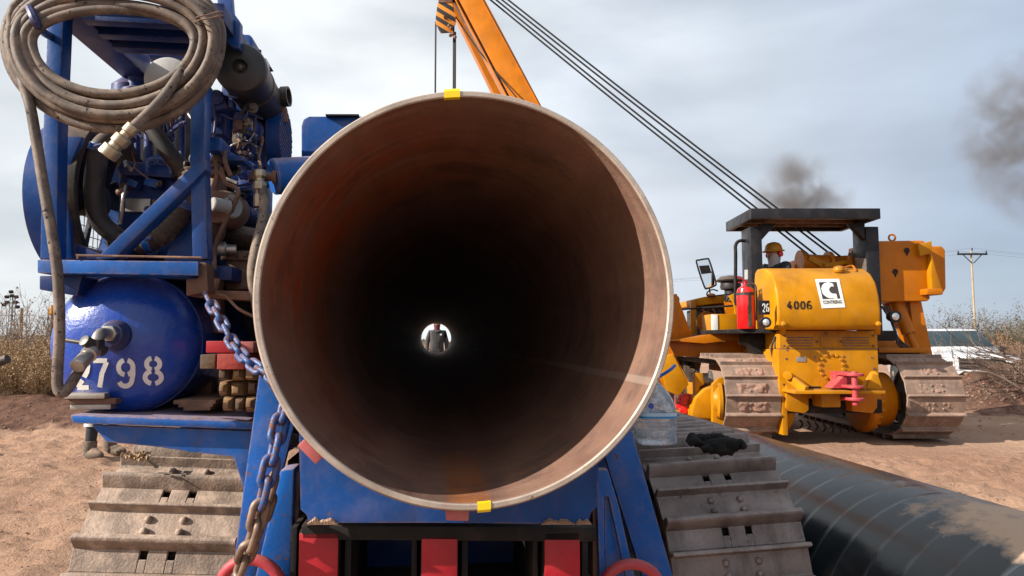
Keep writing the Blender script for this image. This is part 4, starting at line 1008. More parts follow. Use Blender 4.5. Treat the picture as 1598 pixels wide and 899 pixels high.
# small lines, brackets and fittings all over the engine
r_ = random.Random(12)
for k in range(44):
    if k < 26: x0, x1, y0, y1, v = 322, 412, 135, 350, 2.07
    else: x0, x1, y0, y1, v = 196, 298, 170, 400, 2.05
    a_ = (r_.uniform(x0, x1), r_.uniform(y0, y1)); d_ = (r_.uniform(-45, 45), r_.uniform(-60, 60)); ps = []
    for q in range(5):
        f = q/4; ps.append((min(x1+6, max(x0, a_[0]+d_[0]*f+r_.uniform(-7, 7))), min(y1+10, max(y0, a_[1]+d_[1]*f+r_.uniform(-7, 7))), v+r_.uniform(-.02, .04)))
    pipe_(r_.choice(('fuel_line', 'oil_line', 'cable')), ps, r_.choice((.0022, .0035, .005, .007)), M[r_.choice(('blue_block', 'rubber', 'rustbrown', 'blue', 'navy', 'steel'))], 7)
for k in range(30):
    if k < 18: c = Q(r_.uniform(324, 410), r_.uniform(140, 345), 2.10)
    else: c = Q(r_.uniform(196, 292), r_.uniform(285, 395), 2.09)
    if r_.random() < .5: MB().box(c, (r_.uniform(.012, .04), .04, r_.uniform(.010, .035)), Matrix.Rotation(r_.uniform(-.5, .5), 3, 'Y')).build('bracket', M[r_.choice(('blue_block', 'navy', 'rustbrown', 'blue'))], blue, TB, bevel=.002)
    else: r0 = r_.uniform(.007, .016); MB().lathe(c, (r_.uniform(-.6, .6), -1, r_.uniform(-.6, .6)), [(r0, -.03), (r0, .0), (r0*1.3, .002), (r0*1.3, .012), (r0*.7, .014), (r0*.7, .024), (.001, .025)], 6 if r_.random() < .4 else 14).build('fitting', M[r_.choice(('blue_block', 'bolt', 'rustbrown', 'brass'))], blue, TB)
# air cleaner
a = Q(374, 104, 1.98); b = Q(412, 166, 2.34); d = (b-a).normalized()
ac = MB().lathe(a, d, [(.001, .012), (.016, .012), (.020, .006), (.022, -.002), (.060, -.003), (.070, .003), (.0735, .012), (.0735, .030), (.070, .034), (.070, .30), (.066, .325), (.03, .335)], 40).build('air_cleaner', M['plasticblk'], blue, TB)
MB().ball(a + d*.008, .010).build('end_nut', M['bolt'], ac, TB)
x_, _, z_ = frame_of(d)
MB().ring(a+d*.14, a+d*.16, .072, .069, 40).build('clamp_band', M['bolt'], ac, TB)
c = a+d*.10+(x_*.8+z_*.6).normalized()*.071
MB().box(c, (.004, .05, .03), None).build('paper_label', M['label'], ac, TB)
c = Q(418, 152, 2.28); MB().lathe(c, V((1, -.1, .05)), [(.028, 0), (.028, .045), (.033, .047), (.033, .07), (.026, .07), (.024, .02)], 24).build('inlet_spout', M['plasticblk'], ac, TB)
MB().prism(qs([(396, 82), (408, 84), (424, 106), (402, 108)], 2.1), (0, .03, 0)).cyl(Q(405, 86, 2.1), Q(405, 78, 2.1), .006, n=8).build('mount_bracket', M['plasticblk'], ac, TB, bevel=.002)
pipe_('exhaust_elbow', [(415, 172, 2.3), (428, 164, 2.3), (437, 172, 2.32), (438, 190, 2.33)], .024, M['rustbrown'], 14)
# belt guard
gu0 = Q(413, 217, 2.26).x; gu1 = Q(436, 217, 2.26).x; gz_ = Q(430, 217, 2.36).z; gr = .098
bg_ = MB().ring((gu0, 2.36, gz_), (gu1, 2.36, gz_), gr, gr-.004, 48).lathe((gu0, 2.36, gz_), (1, 0, 0), [(gr-.003, 0), (.02, .001), (.02, .004), (gr-.003, .004)], 48).build('belt_guard', M['blue'], blue, TB)
mb = MB()
for k in range(-14, 15):
    o_ = k*.0135
    if abs(o_) < gr:
        h_ = math.sqrt(gr*gr-o_*o_)
        for s in (1, -1):
            e = V((0, .7071, .7071*s)); f = V((0, -.7071*s, .7071)); c = V((gu1, 2.36, gz_)) + f*o_
            mb.cyl(c-e*h_, c+e*h_, .0016, n=4)
mb.build('guard_mesh', M['blue'], bg_, TB)
# rusty pump group
pm = MB().lathe(Q(345, 325, 2.02), (0, 1, .1), [(.03, -.05), (.045, -.045), (.05, 0), (.055, .02), (.055, .1), (.03, .12)], 22).ball(Q(338, 300, 2.05), .035, (.8, 1, 1.4)).ball(Q(335, 352, 2.05), .04, (.8, 1, 1.5)).build('hydraulic_pump', M['rustbrown'], blue, TB)
MB().lathe(Q(366, 322, 1.99), V((-.85, .5, 0)), [(.001, 0), (.030, .001), (.034, .006), (.034, .055), (.026, .06)], 26).build('filter', M['greydisc'], pm, TB)
MB().lathe(Q(330, 318, 1.94), V((.6, .6, 0)), [(.001, 0), (.016, .001), (.019, .004), (.019, .05)], 22).build('filter', M['greydisc'], pm, TB)
for pts in ([(336, 250), (338, 275), (330, 300)], [(345, 262), (352, 285), (372, 300), (352, 345), (336, 385), (334, 420)], [(315, 262), (322, 280), (312, 320), (318, 372)], [(325, 272), (340, 268), (350, 280)], [(360, 275), (352, 255), (350, 235)]):
    pipe_('fuel_line', [(a, b, 1.98) for (a, b) in pts], .0065, M['rustbrown'], 8)
MB().lathe(Q(337, 262, 2.0), (0, 0, 1), [(.012, -.03), (.02, -.02), (.012, -.005), (.02, .0), (.012, .012), (.018, .016), (.008, .04)], 14).build('valve', M['rustbrown'], pm, TB)
MB().ball(Q(372, 372, 2.2), .10, (.9, 1, .38)).build('engine_sump', M['rubber'], blue, TB)
A = Q(352, 398, 2.1); B = Q(404, 452, 2.1)
gbx = MB().span((A.x, 2.1, B.z), (B.x+.05, 2.5, A.z)).build('gearbox', M['rustbrown'], blue, TB, bevel=.012)
MB().span((A.x-.01, 2.085, A.z-.016), (B.x+.05, 2.52, A.z+.012)).build('gearbox_flange', M['rustbrown'], gbx, TB, bevel=.004)
mb = MB()
for k in range(5): mb.bolt(V((A.x+.01+k*.026, 2.084, A.z-.002)), (0, -1, 0), .006, .007)
mb.build('flange_bolts', M['bolt'], gbx, TB)
MB().lathe(Q(334, 388, 2.05), (1, .2, 0), [(.02, 0), (.022, .03), (.014, .034), (.014, .06)], 16).build('drain_plug', M['steel'], blue, TB)
MB().prism(qs([(300, 452), (405, 455), (405, 470), (300, 464)], 1.98), (0, .08, 0)).build('cross_rail', M['rustbrown'], blue, TB, bevel=.004)
pipe_('brake_line', [(320, 458, 1.93), (350, 462, 1.92), (372, 482, 1.9), (400, 496, 1.88)], .004, M['rustbrown'], 8)
MB().prism(qs([(322, 415), (345, 425), (340, 455), (322, 460)], 2.0), (0, .05, 0)).build('rail_bracket', M['rustbrown'], blue, TB, bevel=.003)
# inner posts, plus a black sheet as shade behind the timber and gear box
A = Q(318, 440, 2.75); B = Q(430, 640, 2.75)
MB().span((A.x, 2.72, .85), (B.x+.25, 2.8, ea.z-.1)).build('shade_backing', M['black'], blue, TB, bevel=.005)
MB().prism(qs([(316, 560), (330, 560), (330, 640), (300, 640)], 2.2), (0, .06, 0)).build('inner_post', M['rustbrown'], blue, TB, bevel=.004)
MB().prism(qs([(322, 462), (344, 462), (344, 520), (322, 520)], 2.1), (0, .05, 0)).build('inner_post', M['rustbrown'], blue, TB, bevel=.004)
# swivel cylinder with brass elbow and the hose beside the pipe
a = Q(424, 276, 1.95); b = Q(480, 272, 2.0)
MB().lathe(a, b-a, [(.001, 0), (.045, .001), (.051, .006), (.051, .16), (.045, .165)], 32).build('swivel_cylinder', M['blue_worn'], blue, TB)
MB().lathe(Q(413, 276, 1.93), (1, 0, 0), [(.012, 0), (.012, .02), (.018, .022), (.022, .035)], 14).build('swivel_nose', M['rustbrown'], blue, TB)
MB().lathe(Q(406, 272, 1.90), (0, 0, 1), [(.014, .012), (.016, .010), (.017, -.006), (.012, -.012), (.012, -.020), (.018, -.022), (.018, -.042), (.012, -.044), (.012, -.054), (.016, -.056), (.016, -.09)], 6).build('elbow_fitting', M['brass'], blue, TB, bevel=.001)
pipe_('down_hose', [(408, 292, 1.90), (412, 320, 1.89), (410, 345, 1.86), (400, 385, 1.82), (394, 430, 1.80), (402, 480, 1.82)], .0135, M['hose'], 14)
bb = [(470, 196), (473, 186), (482, 181), (640, 181), (640, 330), (470, 330)]
MB().prism(qs(bb, 2.6), (0, .45, 0)).build('fuel_tank', M['blue'], blue, TB, bevel=.008)
MB().prism(qs([(508, 178), (560, 178), (560, 180.5), (508, 180.5)], 2.58), (0, .1, 0)).build('lid_hinge', M['black'], blue, TB)
# uprights carrying the engine module on the deck
for px in (305,):
    a = Q(px, 430, 2.3); MB().span((a.x-.03, 2.3, Q(px, 660, 2.3).z-.02), (a.x+.03, 2.36, a.z+.06)).build('module_leg', M['navy'], blue, TB, bevel=.004)
MB().span((Q(66, 430, 1.95).x, 2.0, Q(60, 432, 2.3).z-.03), (Q(404, 430, 2.3).x, 2.8, Q(60, 432, 2.3).z+.01)).build('module_floor', M['navy'], blue, TB, bevel=.004)

# ================================================================== coiled hose (hangs on the hooks)
pts = []
# every turn of the coil: centre x, centre y, half width, upper half height, lower half height, distance
turns = [(178, 64, 124, 48, 80, 1.715), (176, 62, 130, 54, 86, 1.70), (178, 66, 136, 58, 92, 1.725), (176, 58, 142, 66, 108, 1.69), (180, 60, 150, 74, 112, 1.72), (174, 64, 152, 82, 120, 1.75), (179, 61, 155, 86, 122, 1.68), (176, 60, 158, 88, 126, 1.735), (178, 58, 160, 90, 128, 1.70), (176, 62, 164, 98, 132, 1.73), (175, 58, 170, 106, 140, 1.76), (178, 60, 166, 112, 143, 1.715)]
seg = 20; a0 = R(35)
for k in range(len(turns)*seg - 8):
    f = k/seg; i0 = min(len(turns)-1, int(f)); i1 = min(len(turns)-1, i0+1); t_ = f-i0; t_ = t_*t_*(3-2*t_)
    cx, cy, ax, au, al, v = [turns[i0][q]*(1-t_)+turns[i1][q]*t_ for q in range(6)]
    a = a0 - 2*math.pi*f; wob = noise.noise(V((f*2.3, 1.7, 0)))
    px = cx + (ax + 4*wob)*math.cos(a); py = cy + ((al if math.sin(a) > 0 else au) + 4*wob)*math.sin(a)
    pts.append(Q(px, py, v + .012*noise.noise(V((f*3.1, 5, 0)))))
end = [Q(34, 120, 1.715), Q(47, 165, 1.70), Q(56, 215, 1.70), Q(68, 290, 1.69), Q(82, 370, 1.68), Q(91, 440, 1.68), Q(93, 520, 1.68), Q(90, 575, 1.68), Q(90, 604, 1.68), Q(97, 614, 1.68), Q(108, 604, 1.69), Q(122, 580, 1.71), Q(136, 556, 1.73)]
start = [Q(186, 222, 1.64), Q(200, 207, 1.64), Q(222, 186, 1.65), Q(250, 158, 1.66), Q(270, 132, 1.68)]
hose = MB().tube(start + pts[1:] + end, .0116, 12, False, 3).build('hydraulic_hose', M['hose'], None, TB, label='dusty brown hose coiled on the blue frame, one end hanging to the tank', cat='hose', smooth=60)
d = (start[0]-start[1]).normalized(); s_ = start[1]
MB().lathe(s_, d, [(.016, -.02), (.016, .0), (.013, .002), (.013, .012), (.019, .014), (.019, .034), (.015, .036), (.015, .046), (.022, .048), (.022, .072), (.015, .073), (.013, .06)], 18).build('hose_coupling', M['brass'], hose, TB, bevel=.001)
e_ = end[-1]; pv = on_tank(178, 522, .03); d = (pv - e_).normalized()
MB().lathe(e_, d, [(.015, -.05), (.017, -.045), (.017, -.01), (.014, -.008), (.014, .004), (.019, .006), (.019, .03), (.016, .032), (.016, .055)], 18).build('hose_coupling', M['steel'], hose, TB, bevel=.001)
m_ = Q(148, 540, 1.76)
MB().tube([m_, m_.lerp(pv, .5) + V((0, -.012, .012)), pv + V((0, -.012, 0)), pv + V((.006, .05, -.002))], .014, 12).lathe(pv+V((0, -.01, 0)), (0, 1, 0), [(.022, 0), (.022, .02), (.018, .022), (.018, .06)], 6).build('pipe_elbow', M['steel'], hose, TB, bevel=.001)
MB().cyl(m_-V((.0, .0, .0))+V((.012, .02, -.014)), m_+V((-.012, -.03, .014)), .014, n=12).cyl(m_+V((-.01, .012, .004)), Q(97, 530, 1.80), .0055, n=10).box(m_, (.032, .032, .032)).build('ball_valve', M['plasticblk'], hose, TB, bevel=.002)
# wire ties and paint marks on the hose bundle
mb = MB().tube([Q(306, 28, 1.66), Q(325, 23, 1.65), Q(346, 18, 1.68), Q(344, 26, 1.8), Q(318, 34, 1.8)], .0017, 5, True).tube([Q(304, 34, 1.66), Q(330, 28, 1.65), Q(348, 24, 1.68), Q(340, 34, 1.8), Q(318, 40, 1.8)], .0017, 5, True); mb.build('tie_wire', M['rustbrown'], hose, TB)

# ================================================================== chains
def link_mesh(name, pitch, r, mat, w=None):
    w = w or r*1.75; h = (pitch/2 - w) + r*1.0; n = 8; pts = []
    for k in range(n+1): a = R(-90) + math.pi*k/n; pts.append(V((w*math.sin(a)*1.0, h + w*math.cos(a), 0)))
    pts = [V((w*math.cos(math.pi*k/n), h + w*math.sin(math.pi*k/n), 0)) for k in range(n+1)] + [V((-w*math.cos(math.pi*k/n), -h - w*math.sin(math.pi*k/n), 0)) for k in range(n+1)]
    return MB().tube(pts, r, 8, True, 1).mesh(name, mat, smooth=60)
def chain(name, path, pitch, r, mats, label, cat='chain', split=None, w=None):
    P_ = smooth_path(path, 12); acc = [0]
    for i in range(1, len(P_)): acc.append(acc[-1] + (P_[i]-P_[i-1]).length)
    def at(s):
        s = max(0, min(acc[-1], s))
        for i in range(1, len(P_)):
            if acc[i] >= s: return P_[i-1].lerp(P_[i], (s-acc[i-1])/max(1e-9, acc[i]-acc[i-1]))
        return P_[-1]
    low = min(P_, key=lambda p: p.z)
    t = root(name, TB @ low, YAW, label, cat)
    ms = [link_mesh('chain_link', pitch, r, m, w) for m in mats]; n = int(acc[-1]/pitch)
    for i in range(n):
        a, b = at(i*pitch), at((i+1)*pitch); y = (b-a).normalized(); x, _, z = frame_of(y, (0, 1, .2))
        ang = R(28) if i % 2 else R(118); x2 = x*math.cos(ang)+z*math.sin(ang); z2 = x2.cross(y); c = (a+b)/2
        Mx = Matrix(((x2.x, y.x, z2.x, c.x), (x2.y, y.y, z2.y, c.y), (x2.z, y.z, z2.z, c.z), (0, 0, 0, 1)))
        inst('link', ms[0] if (split is None or i < split) else ms[1], t, TB @ Mx)
    return t
chain('chain', [Q(322, 462, 1.78), Q(342, 496, 1.72), Q(366, 540, 1.66), Q(392, 568, 1.58), Q(424, 588, 1.54), Q(450, 610, 1.52)], .034, .0058, [M['chainblue']], 'upper blue painted chain stretched from the engine frame to the pipe, above the red timber')
chain('chain', [Q(446, 622, 1.52), Q(436, 665, 1.50), Q(428, 700, 1.48), Q(420, 735, 1.47), Q(410, 775, 1.46), Q(401, 815, 1.46), Q(390, 850, 1.47), Q(378, 880, 1.50), Q(368, 905, 1.52)], .044, .0078, [M['chainblue'], M['chain']], 'long hanging chain, blue on top and rusty below, on the left blue leg', split=5)
chain('chain', [Q(442, 700, 1.56), Q(428, 745, 1.55), Q(412, 800, 1.55), Q(398, 838, 1.55), Q(384, 870, 1.55)][1:], .044, .0078, [M['chain']], 'second rusty strand doubled behind the lower end of the hanging chain')

# ================================================================== timber on the deck
def stake(px0, py0, px1, py1, v, ln, mat, name, label, cat, group=None, point=True, seed=0):
    rr = random.Random(seed); a = Q(px0, py1, v); b = Q(px1, py0, v); cx, cz = (a.x+b.x)/2, (a.z+b.z)/2; w2, h2 = abs(b.x-a.x)/2*.97, abs(b.z-a.z)/2*.97
    mb = MB(); s = [(.45+rr.uniform(-.1, .1)), (.55+rr.uniform(-.1, .1))] if point else [1, 1]
    ox, oz = (rr.uniform(-.2, .2)*w2, rr.uniform(-.15, .3)*h2) if point else (0, 0)
    secs = [(v, s[0], ox, oz), (v+(.028 if point else .001), 1, 0, 0), (v+ln, 1, 0, 0)]
    if not point: secs = secs[1:]
    for (vv, f, dx, dz) in secs:
        for (sx, sz) in ((-1, -1), (1, -1), (1, 1), (-1, 1)): mb.vs.append(V((cx+dx+sx*w2*(f if vv == v else 1), vv, cz+dz+sz*h2*(f if vv == v else 1))))
    n = len(secs)
    for k in range(n-1):
        for j in range(4): mb.fs.append((k*4+j, k*4+(j+1) % 4, k*4+4+(j+1) % 4, k*4+4+j)); mb.ms.append(0)
    mb.fs += [[0, 1, 2, 3], [(n-1)*4+j for j in (3, 2, 1, 0)]]; mb.ms += [0, 0]
    return mb.build(name, mat, None, TB, bevel=.0025, seg=2, label=label, cat=cat, group=group)
rows = [((337, 572, 356, 595), (357, 571, 379, 595), (380, 570, 402, 595)), ((337, 596, 354, 619), (355, 596, 380, 620), (381, 595, 402, 619)), ((343, 620, 361, 643), (362, 621, 378, 644), (379, 620, 398, 645))]
nm = [('top row', 'under the red timber'), ('middle row', 'in the stack'), ('bottom row', 'resting on the deck')]; pos = ['left end', 'middle', 'right end beside the blue leg']
for i, row in enumerate(rows):
    for j, bx in enumerate(row):
        stake(*bx, 1.80 + .012*((i*2+j*3) % 3), .55, M['wood'] if (i+j) % 3 else M['wooddark'], 'wooden_stake', 'pointed wooden stake, %s of the %s' % (pos[j], nm[i][0]) + (' ' + nm[i][1] if j < 2 else ''), 'stake', 'pointed wooden stakes stacked on the deck', True, i*3+j)
stake(311, 553, 336, 576, 1.80, .5, M['wooddark'], 'timber_block', 'timber block with a bare worn end, left of the two under the bright red one', 'timber', 'red timber blocks', False, 31)
stake(337, 552, 382, 577, 1.79, .5, M['woodred'], 'timber_block', 'faded red timber block, right of the two under the bright red one', 'timber', 'red timber blocks', False, 32)
stake(320, 532, 366, 551, 1.81, .5, M['redpaint'], 'timber_block', 'bright red timber block on top of the stack beside the blue tank', 'timber', 'red timber blocks', False, 33)
stake(367, 533, 396, 551, 1.84, .45, M['pink'], 'timber_block', 'dark shaded red timber block beside the pipe, at the right of the top layer', 'timber', 'red timber blocks', False, 34)

# ================================================================== things on the tracks
topz = TZC + TRR + .054
bp_ = PG(1022, 691, topz); br = .5*66*bp_.y/F
def water_bottle():
    t = root('water_bottle', bp_, 0, 'large clear plastic water bottle with a blue cap standing on the right crawler track', 'bottle')
    n = 48; prof = [(.90, 0), (.99, .03), (1.0, .10), (.94, .22), (.99, .28), (1.0, .34), (.965, .345), (1.0, .37), (1.0, .50), (.965, .505), (1.0, .53), (1.0, .68), (.97, .80), (.86, .94), (.66, 1.08), (.42, 1.20), (.26, 1.27), (.22, 1.30), (.22, 1.40)]
    Hh = br*3.05/1.4
    mb = MB()
    for (f, h) in prof:
        for i in range(n):
            a = 2*math.pi*i/n; sq = 1/ (abs(math.cos(a))**4 + abs(math.sin(a))**4)**.25; k = min(1, max(0, (1.1-h)/.4)); rr_ = f*br*((1-k)+k*(.94*sq))*(.98 + .02*math.sin(a*8)*(h < .5))
            mb.vs.append(V((bp_.x + rr_*math.cos(a), bp_.y + rr_*math.sin(a), bp_.z + h*Hh)))
    m_ = len(prof)
    for k in range(m_-1):
        for i in range(n): mb.fs.append((k*n+i, k*n+(i+1) % n, (k+1)*n+(i+1) % n, (k+1)*n+i)); mb.ms.append(0)
    mb.fs += [list(range(n))[::-1], list(range((m_-1)*n, m_*n))]; mb.ms += [0, 0]
    gm, nt_, b, out = mat_new('clear_water_plastic'); b.inputs['Roughness'].default_value = .06; b.inputs['Base Color'].default_value = (.80, .84, .88, 1); b.inputs['Specular IOR Level'].default_value = 1.0
    g_ = N(nt_, 'ShaderNodeNewGeometry'); bb_ = N(nt_, 'ShaderNodeBump', i_Strength=.9, i_Distance=.012); nh = nz(nt_, g_.outputs['Position'], 24, 5, .6); L(nt_, nh, bb_.inputs['Height']); L(nt_, bb_.outputs[0], b.inputs['Normal'])
    tr_ = N(nt_, 'ShaderNodeBsdfRefraction', i_Roughness=.05, i_IOR=1.08); tr_.inputs[0].default_value = (.95, .97, 1, 1); L(nt_, bb_.outputs[0], tr_.inputs['Normal'])
    fr_ = N(nt_, 'ShaderNodeFresnel', i_IOR=1.45); L(nt_, bb_.outputs[0], fr_.inputs['Normal'])
    mxs = N(nt_, 'ShaderNodeMixShader'); fac = math_(nt_, 'ADD', math_(nt_, 'MULTIPLY', fr_.outputs[0], 1.3), nz(nt_, g_.outputs['Position'], 30, 4, .6, .45, .65, .08, .50), True)
    L(nt_, fac, mxs.inputs[0]); L(nt_, tr_.outputs[0], mxs.inputs[1]); L(nt_, b.outputs[0], mxs.inputs[2]); L(nt_, mxs.outputs[0], out.inputs[0])
    mb.build('bottle_body', gm, t, smooth=60)
    lb = MB()
    for (h, f) in ((.56, 1.004), (.60, 1.004), (.67, 1.002)):
        for i in range(n):
            a = 2*math.pi*i/n; sq = 1/ (abs(math.cos(a))**4 + abs(math.sin(a))**4)**.25; rr_ = f*br*(.94*sq)*1.006; lb.vs.append(V((bp_.x+rr_*math.cos(a), bp_.y+rr_*math.sin(a), bp_.z+h*Hh)))
    for k in range(2):
        for i in range(n): lb.fs.append((k*n+i, k*n+(i+1) % n, (k+1)*n+(i+1) % n, (k+1)*n+i)); lb.ms.append(k)
    lb.build('label_band', [flat('blue_label', (.01, .25, .55), .4), flat('pale_label', (.45, .62, .75), .4)], t, smooth=60)
    c = bp_ + V((0, 0, 1.34*Hh)); blu = flat('blue_cap', (.01, .12, .50), .35)
    MB().lathe(c, (0, 0, 1), [(.26*br, 0), (.27*br, .02), (.26*br, .03), (.2*br, .034)], 24).build('cap', blu, t)
    MB().tube([c+V((0, 0, .0)), c+V((.3*br, 0, .012)), c+V((.75*br, -.01, .034)), c+V((1.0*br, 0, .048))], .0055, 8).build('carry_strap', blu, t)
    MB().lathe(bp_+V((-.35*br, -.985*br, .82*Hh)), (0, -1, .1), [(.001, .002), (.13*br, .002), (.13*br, 0)], 20).build('round_sticker', flat('sticker', (.03, .06, .35), .5), t)
water_bottle()
# black gloves: two crumpled shapes in one heap, each its own thing
def glove(px, py, y, sc, rz, seed, label):
    c = PG(px, py, topz-.006); rr = random.Random(seed); mb = MB()
    Rm = Matrix.Rotation(rz, 3, 'Z')
    def b(p, s, scl): 
        sd_ = rr.random()*30; mb.ball(c + Rm @ (V(p)*sc), s*sc, scl, 16, 10, lambda q: 1 + .35*noise.noise(q*(2.6/(s*sc)) + V((sd_, 0, 0))) + .12*noise.noise(q*(7/(s*sc)) + V((sd_, 0, 0))))
    b((0, 0, .024), .050, (1.15, .9, .75)); b((.045, .0, .022), .040, (1.1, .9, .8)); b((-.045, .01, .034), .032, (1.2, .8, .8)); b((.02, -.02, .05), .026, (1.3, .8, .7))
    for k in range(4): mb.tube([c + Rm @ (V((-.05, -.03+.02*k, .03))*sc), c + Rm @ (V((-.075, -.035+.022*k, .040+.004*k))*sc), c + Rm @ (V((-.092, -.03+.02*k, .022))*sc)], .0115*sc, 8)
    mb.tube([c + Rm @ (V((0, -.035, .02))*sc), c + Rm @ (V((-.02, -.06, .022))*sc), c + Rm @ (V((-.05, -.07, .014))*sc)], .010*sc, 8)
    return mb.build('work_glove', M['cloth'], label=label, cat='glove', group='black gloves on the right track', smooth=60)
glove(1112, 702, 0, .80, R(-8), 1, 'crumpled black glove nearest the water bottle on the right crawler track')
glove(1128, 705, 0, .72, R(160), 2, 'crumpled black glove farther right on the right crawler track')
# wood chips on the left track
mb = MB(); r_ = random.Random(8)
for k in range(46):
    c = PG(214 + r_.gauss(0, 9), 714 + r_.gauss(0, 2), topz - .012) + V((0, 0, r_.uniform(0, .012)))
    mb.box(c, (r_.uniform(.006, .016), r_.uniform(.004, .008), r_.uniform(.003, .006)), Euler((r_.uniform(-1, 1), r_.uniform(-1, 1), r_.uniform(0, 3))).to_matrix())
mb.build('wood_chips', M['straw'], kind='stuff', label='small heap of yellowish wood chips on top of the left crawler track', cat='wood chips')
# blue pipe stand at the left edge
t = root('pipe_stand', (PG(-90, 890).x, 2.4, 0), 0, 'blue post with a black tipped handle poking in at the left edge', 'stand')
bx_ = WORLD[t.name].translation
tip = P(12, 560, 2.4)
MB().lathe(bx_, (0, 0, 1), [(.14, 0), (.14, .012), (.03, .02), (.026, 1.02), (.03, 1.03), (.03, 1.1)], 20).build('post', M['blue'], t)
MB().tube([V((bx_.x, 2.4, 1.02)), V((bx_.x*.5+tip.x*.5, 2.4, tip.z-.06)), tip-V((.03, 0, .01))], .012, 10).build('handle', M['blue'], t)
MB().cyl(tip-V((.034, 0, .012)), tip, .017, .015, 14).build('handle_grip', M['rubber'], t)
# ================================================================== yellow pipelayer
yl = root('pipelayer', (3.85, 9.7, 0), 0, 'yellow crawler pipelayer seen from behind, with a dark roof frame, side boom and cables', 'pipelayer')
YM = M['yellow']; OM = M['orange']
def pp(pts, y): return [P(a, b, y) for (a, b) in pts]
def yplate(name, pts, y, th, mat, bevel=.006, par=None, **kw): return MB().prism(pp(pts, y), (0, th, 0)).build(name, mat, par or yl, bevel=bevel, **kw)
def ybox(name, x0, y0, x1, y1, y, th, mat, bevel=.008, par=None, **kw):
    a = P(x0, y1, y); b = P(x1, y0, y); return MB().span((a.x, y, a.z), (b.x, y+th, b.z)).build(name, mat, par or yl, bevel=bevel, **kw)
M['mud'] = paint('dried_reddish_mud', (.27, .155, .115), .95, .3, 0, updust=.2, bump=.8)
yshoes = [shoe_mesh('dusty_grouser_shoe', .64, .21, M['shoe_yard'], 'single', s, .55, M['mud']) for s in range(3)]
yshoes2 = [shoe_mesh('clean_grouser_shoe', .68, .21, M['shoe_yard'], 'single', s+5, .12, M['mud']) for s in range(3)]
track(yl, I4, 2.80, 8.45, 11.0, .45, .53, .62, .21, yshoes, M['chainblk'], YM, phase=.1, flip=True, label='left crawler track with dried mud between the grousers')
track(yl, I4, 4.92, 8.45, 11.0, .45, .53, .68, .21, yshoes2, M['chainblk'], YM, phase=.1, flip=True, label='right crawler track with clean grousers')
RY = 7.98
mc = ybox('rear_case', 1217, 545, 1370, 622, RY, 1.3, YM, .012)
ybox('rear_cover', 1217, 516, 1369, 544.5, RY+.015, 1.2, YM, .01)
MB().span((3.15, 8.3, .75), (4.28, 11.0, 1.05)).build('main_frame', OM, yl, bevel=.01)
for (x0, x1) in ((1229, 1269), (1315, 1356)):
    for k in range(4): ybox('louvre', x0, 526+k*4.2, x1, 527.8+k*4.2, RY+.010, .02, M['rustbrown'], 0)
ybox('access_panel', 1281, 525, 1310, 541, RY+.006, .02, YM, .003)
a = P(1296.5, 572, RY); pl = MB().lathe((a.x, RY+.004, a.z), (0, -1, 0), [(.001, .006), (.140, .006), (.148, 0)], 40).build('inspection_disc', YM, yl)
mb = MB()
for k in range(14):
    t = 2*math.pi*k/14+.2; mb.bolt((a.x+math.cos(t)*.142, RY-.004, a.z+math.sin(t)*.142), (0, -1, 0), .020, .018)
mb.build('disc_bolts', YM, pl)
ybox('data_plate', 1243, 557, 1258, 565, RY-.006, .01, M['steel'], .001)
mb = MB()
for (x, y) in ((1228, 546), (1227, 560), (1272, 558), (1317, 557), (1361, 558)):
    c = P(x, y, RY); mb.cyl(c, c+V((0, -.004, 0)), .014, n=10)
mb.build('bolt_holes', M['rustbrown'], yl)
# skirt brackets and drawbar
yplate('skirt_bracket', [(1227, 600), (1262, 612), (1262, 640), (1256, 645), (1232, 642), (1227, 636)], RY-.03, .25, YM)
yplate('skirt_bracket', [(1328, 612), (1369, 600), (1369, 636), (1362, 645), (1330, 642)], RY-.03, .25, OM)
ybox('tool_pocket', 1282, 612, 1312, 636, 7.75, .25, YM, .02)
a = P(1236, 607, 7.7); b = P(1376, 612, 7.7)
MB().span((a.x, 7.62, a.z-.05), (b.x, 8.0, a.z-.015)).build('drawbar', YM, yl, bevel=.006)
MB().bar(P(1230, 588, 7.95), P(1258, 609, 7.70), .05, .09).cyl(P(1229, 586, 7.98), P(1229, 586, 7.86), .05, n=16).build('drawbar_strut', YM, yl, bevel=.004)
MB().prism(pp([(1362, 583), (1370, 585), (1378, 607), (1352, 607)], 7.72), (0, .05, 0)).bar(P(1362, 585, 7.95), P(1346, 609, 7.72), .05, .07).cyl(P(1363, 586, 7.98), P(1363, 586, 7.86), .05, n=16).build('drawbar_strut', YM, yl, bevel=.004)
ybox('dark_slot', 1257, 603, 1281, 612, RY-.006, .02, M['black'], .003)
ht = MB()
for yy in (585, 604, 623): c = P(1334, yy, 7.62); ht.lathe(c+V((0, 0, -.014)), (0, 0, 1), [(.085, 0), (.095, .004), (.095, .028), (.085, .032)], 20); ht.span((c.x-.09, 7.62, c.z-.012), (c.x+.09, 7.98, c.z+.018))
c = P(1334, 604, 7.60); ht.cyl((c.x, 7.60, c.z-.20), (c.x, 7.60, c.z+.17), .032, n=14); ht.span((c.x-.09, 7.86, c.z-.17), (c.x+.09, 7.98, c.z+.16))
ht.build('tow_hitch', M['pinkred'], yl, bevel=.003)
yplate('hitch_gusset', [(1298, 606), (1322, 582), (1322, 606)], 7.75, .2, M['pinkred'], .003)
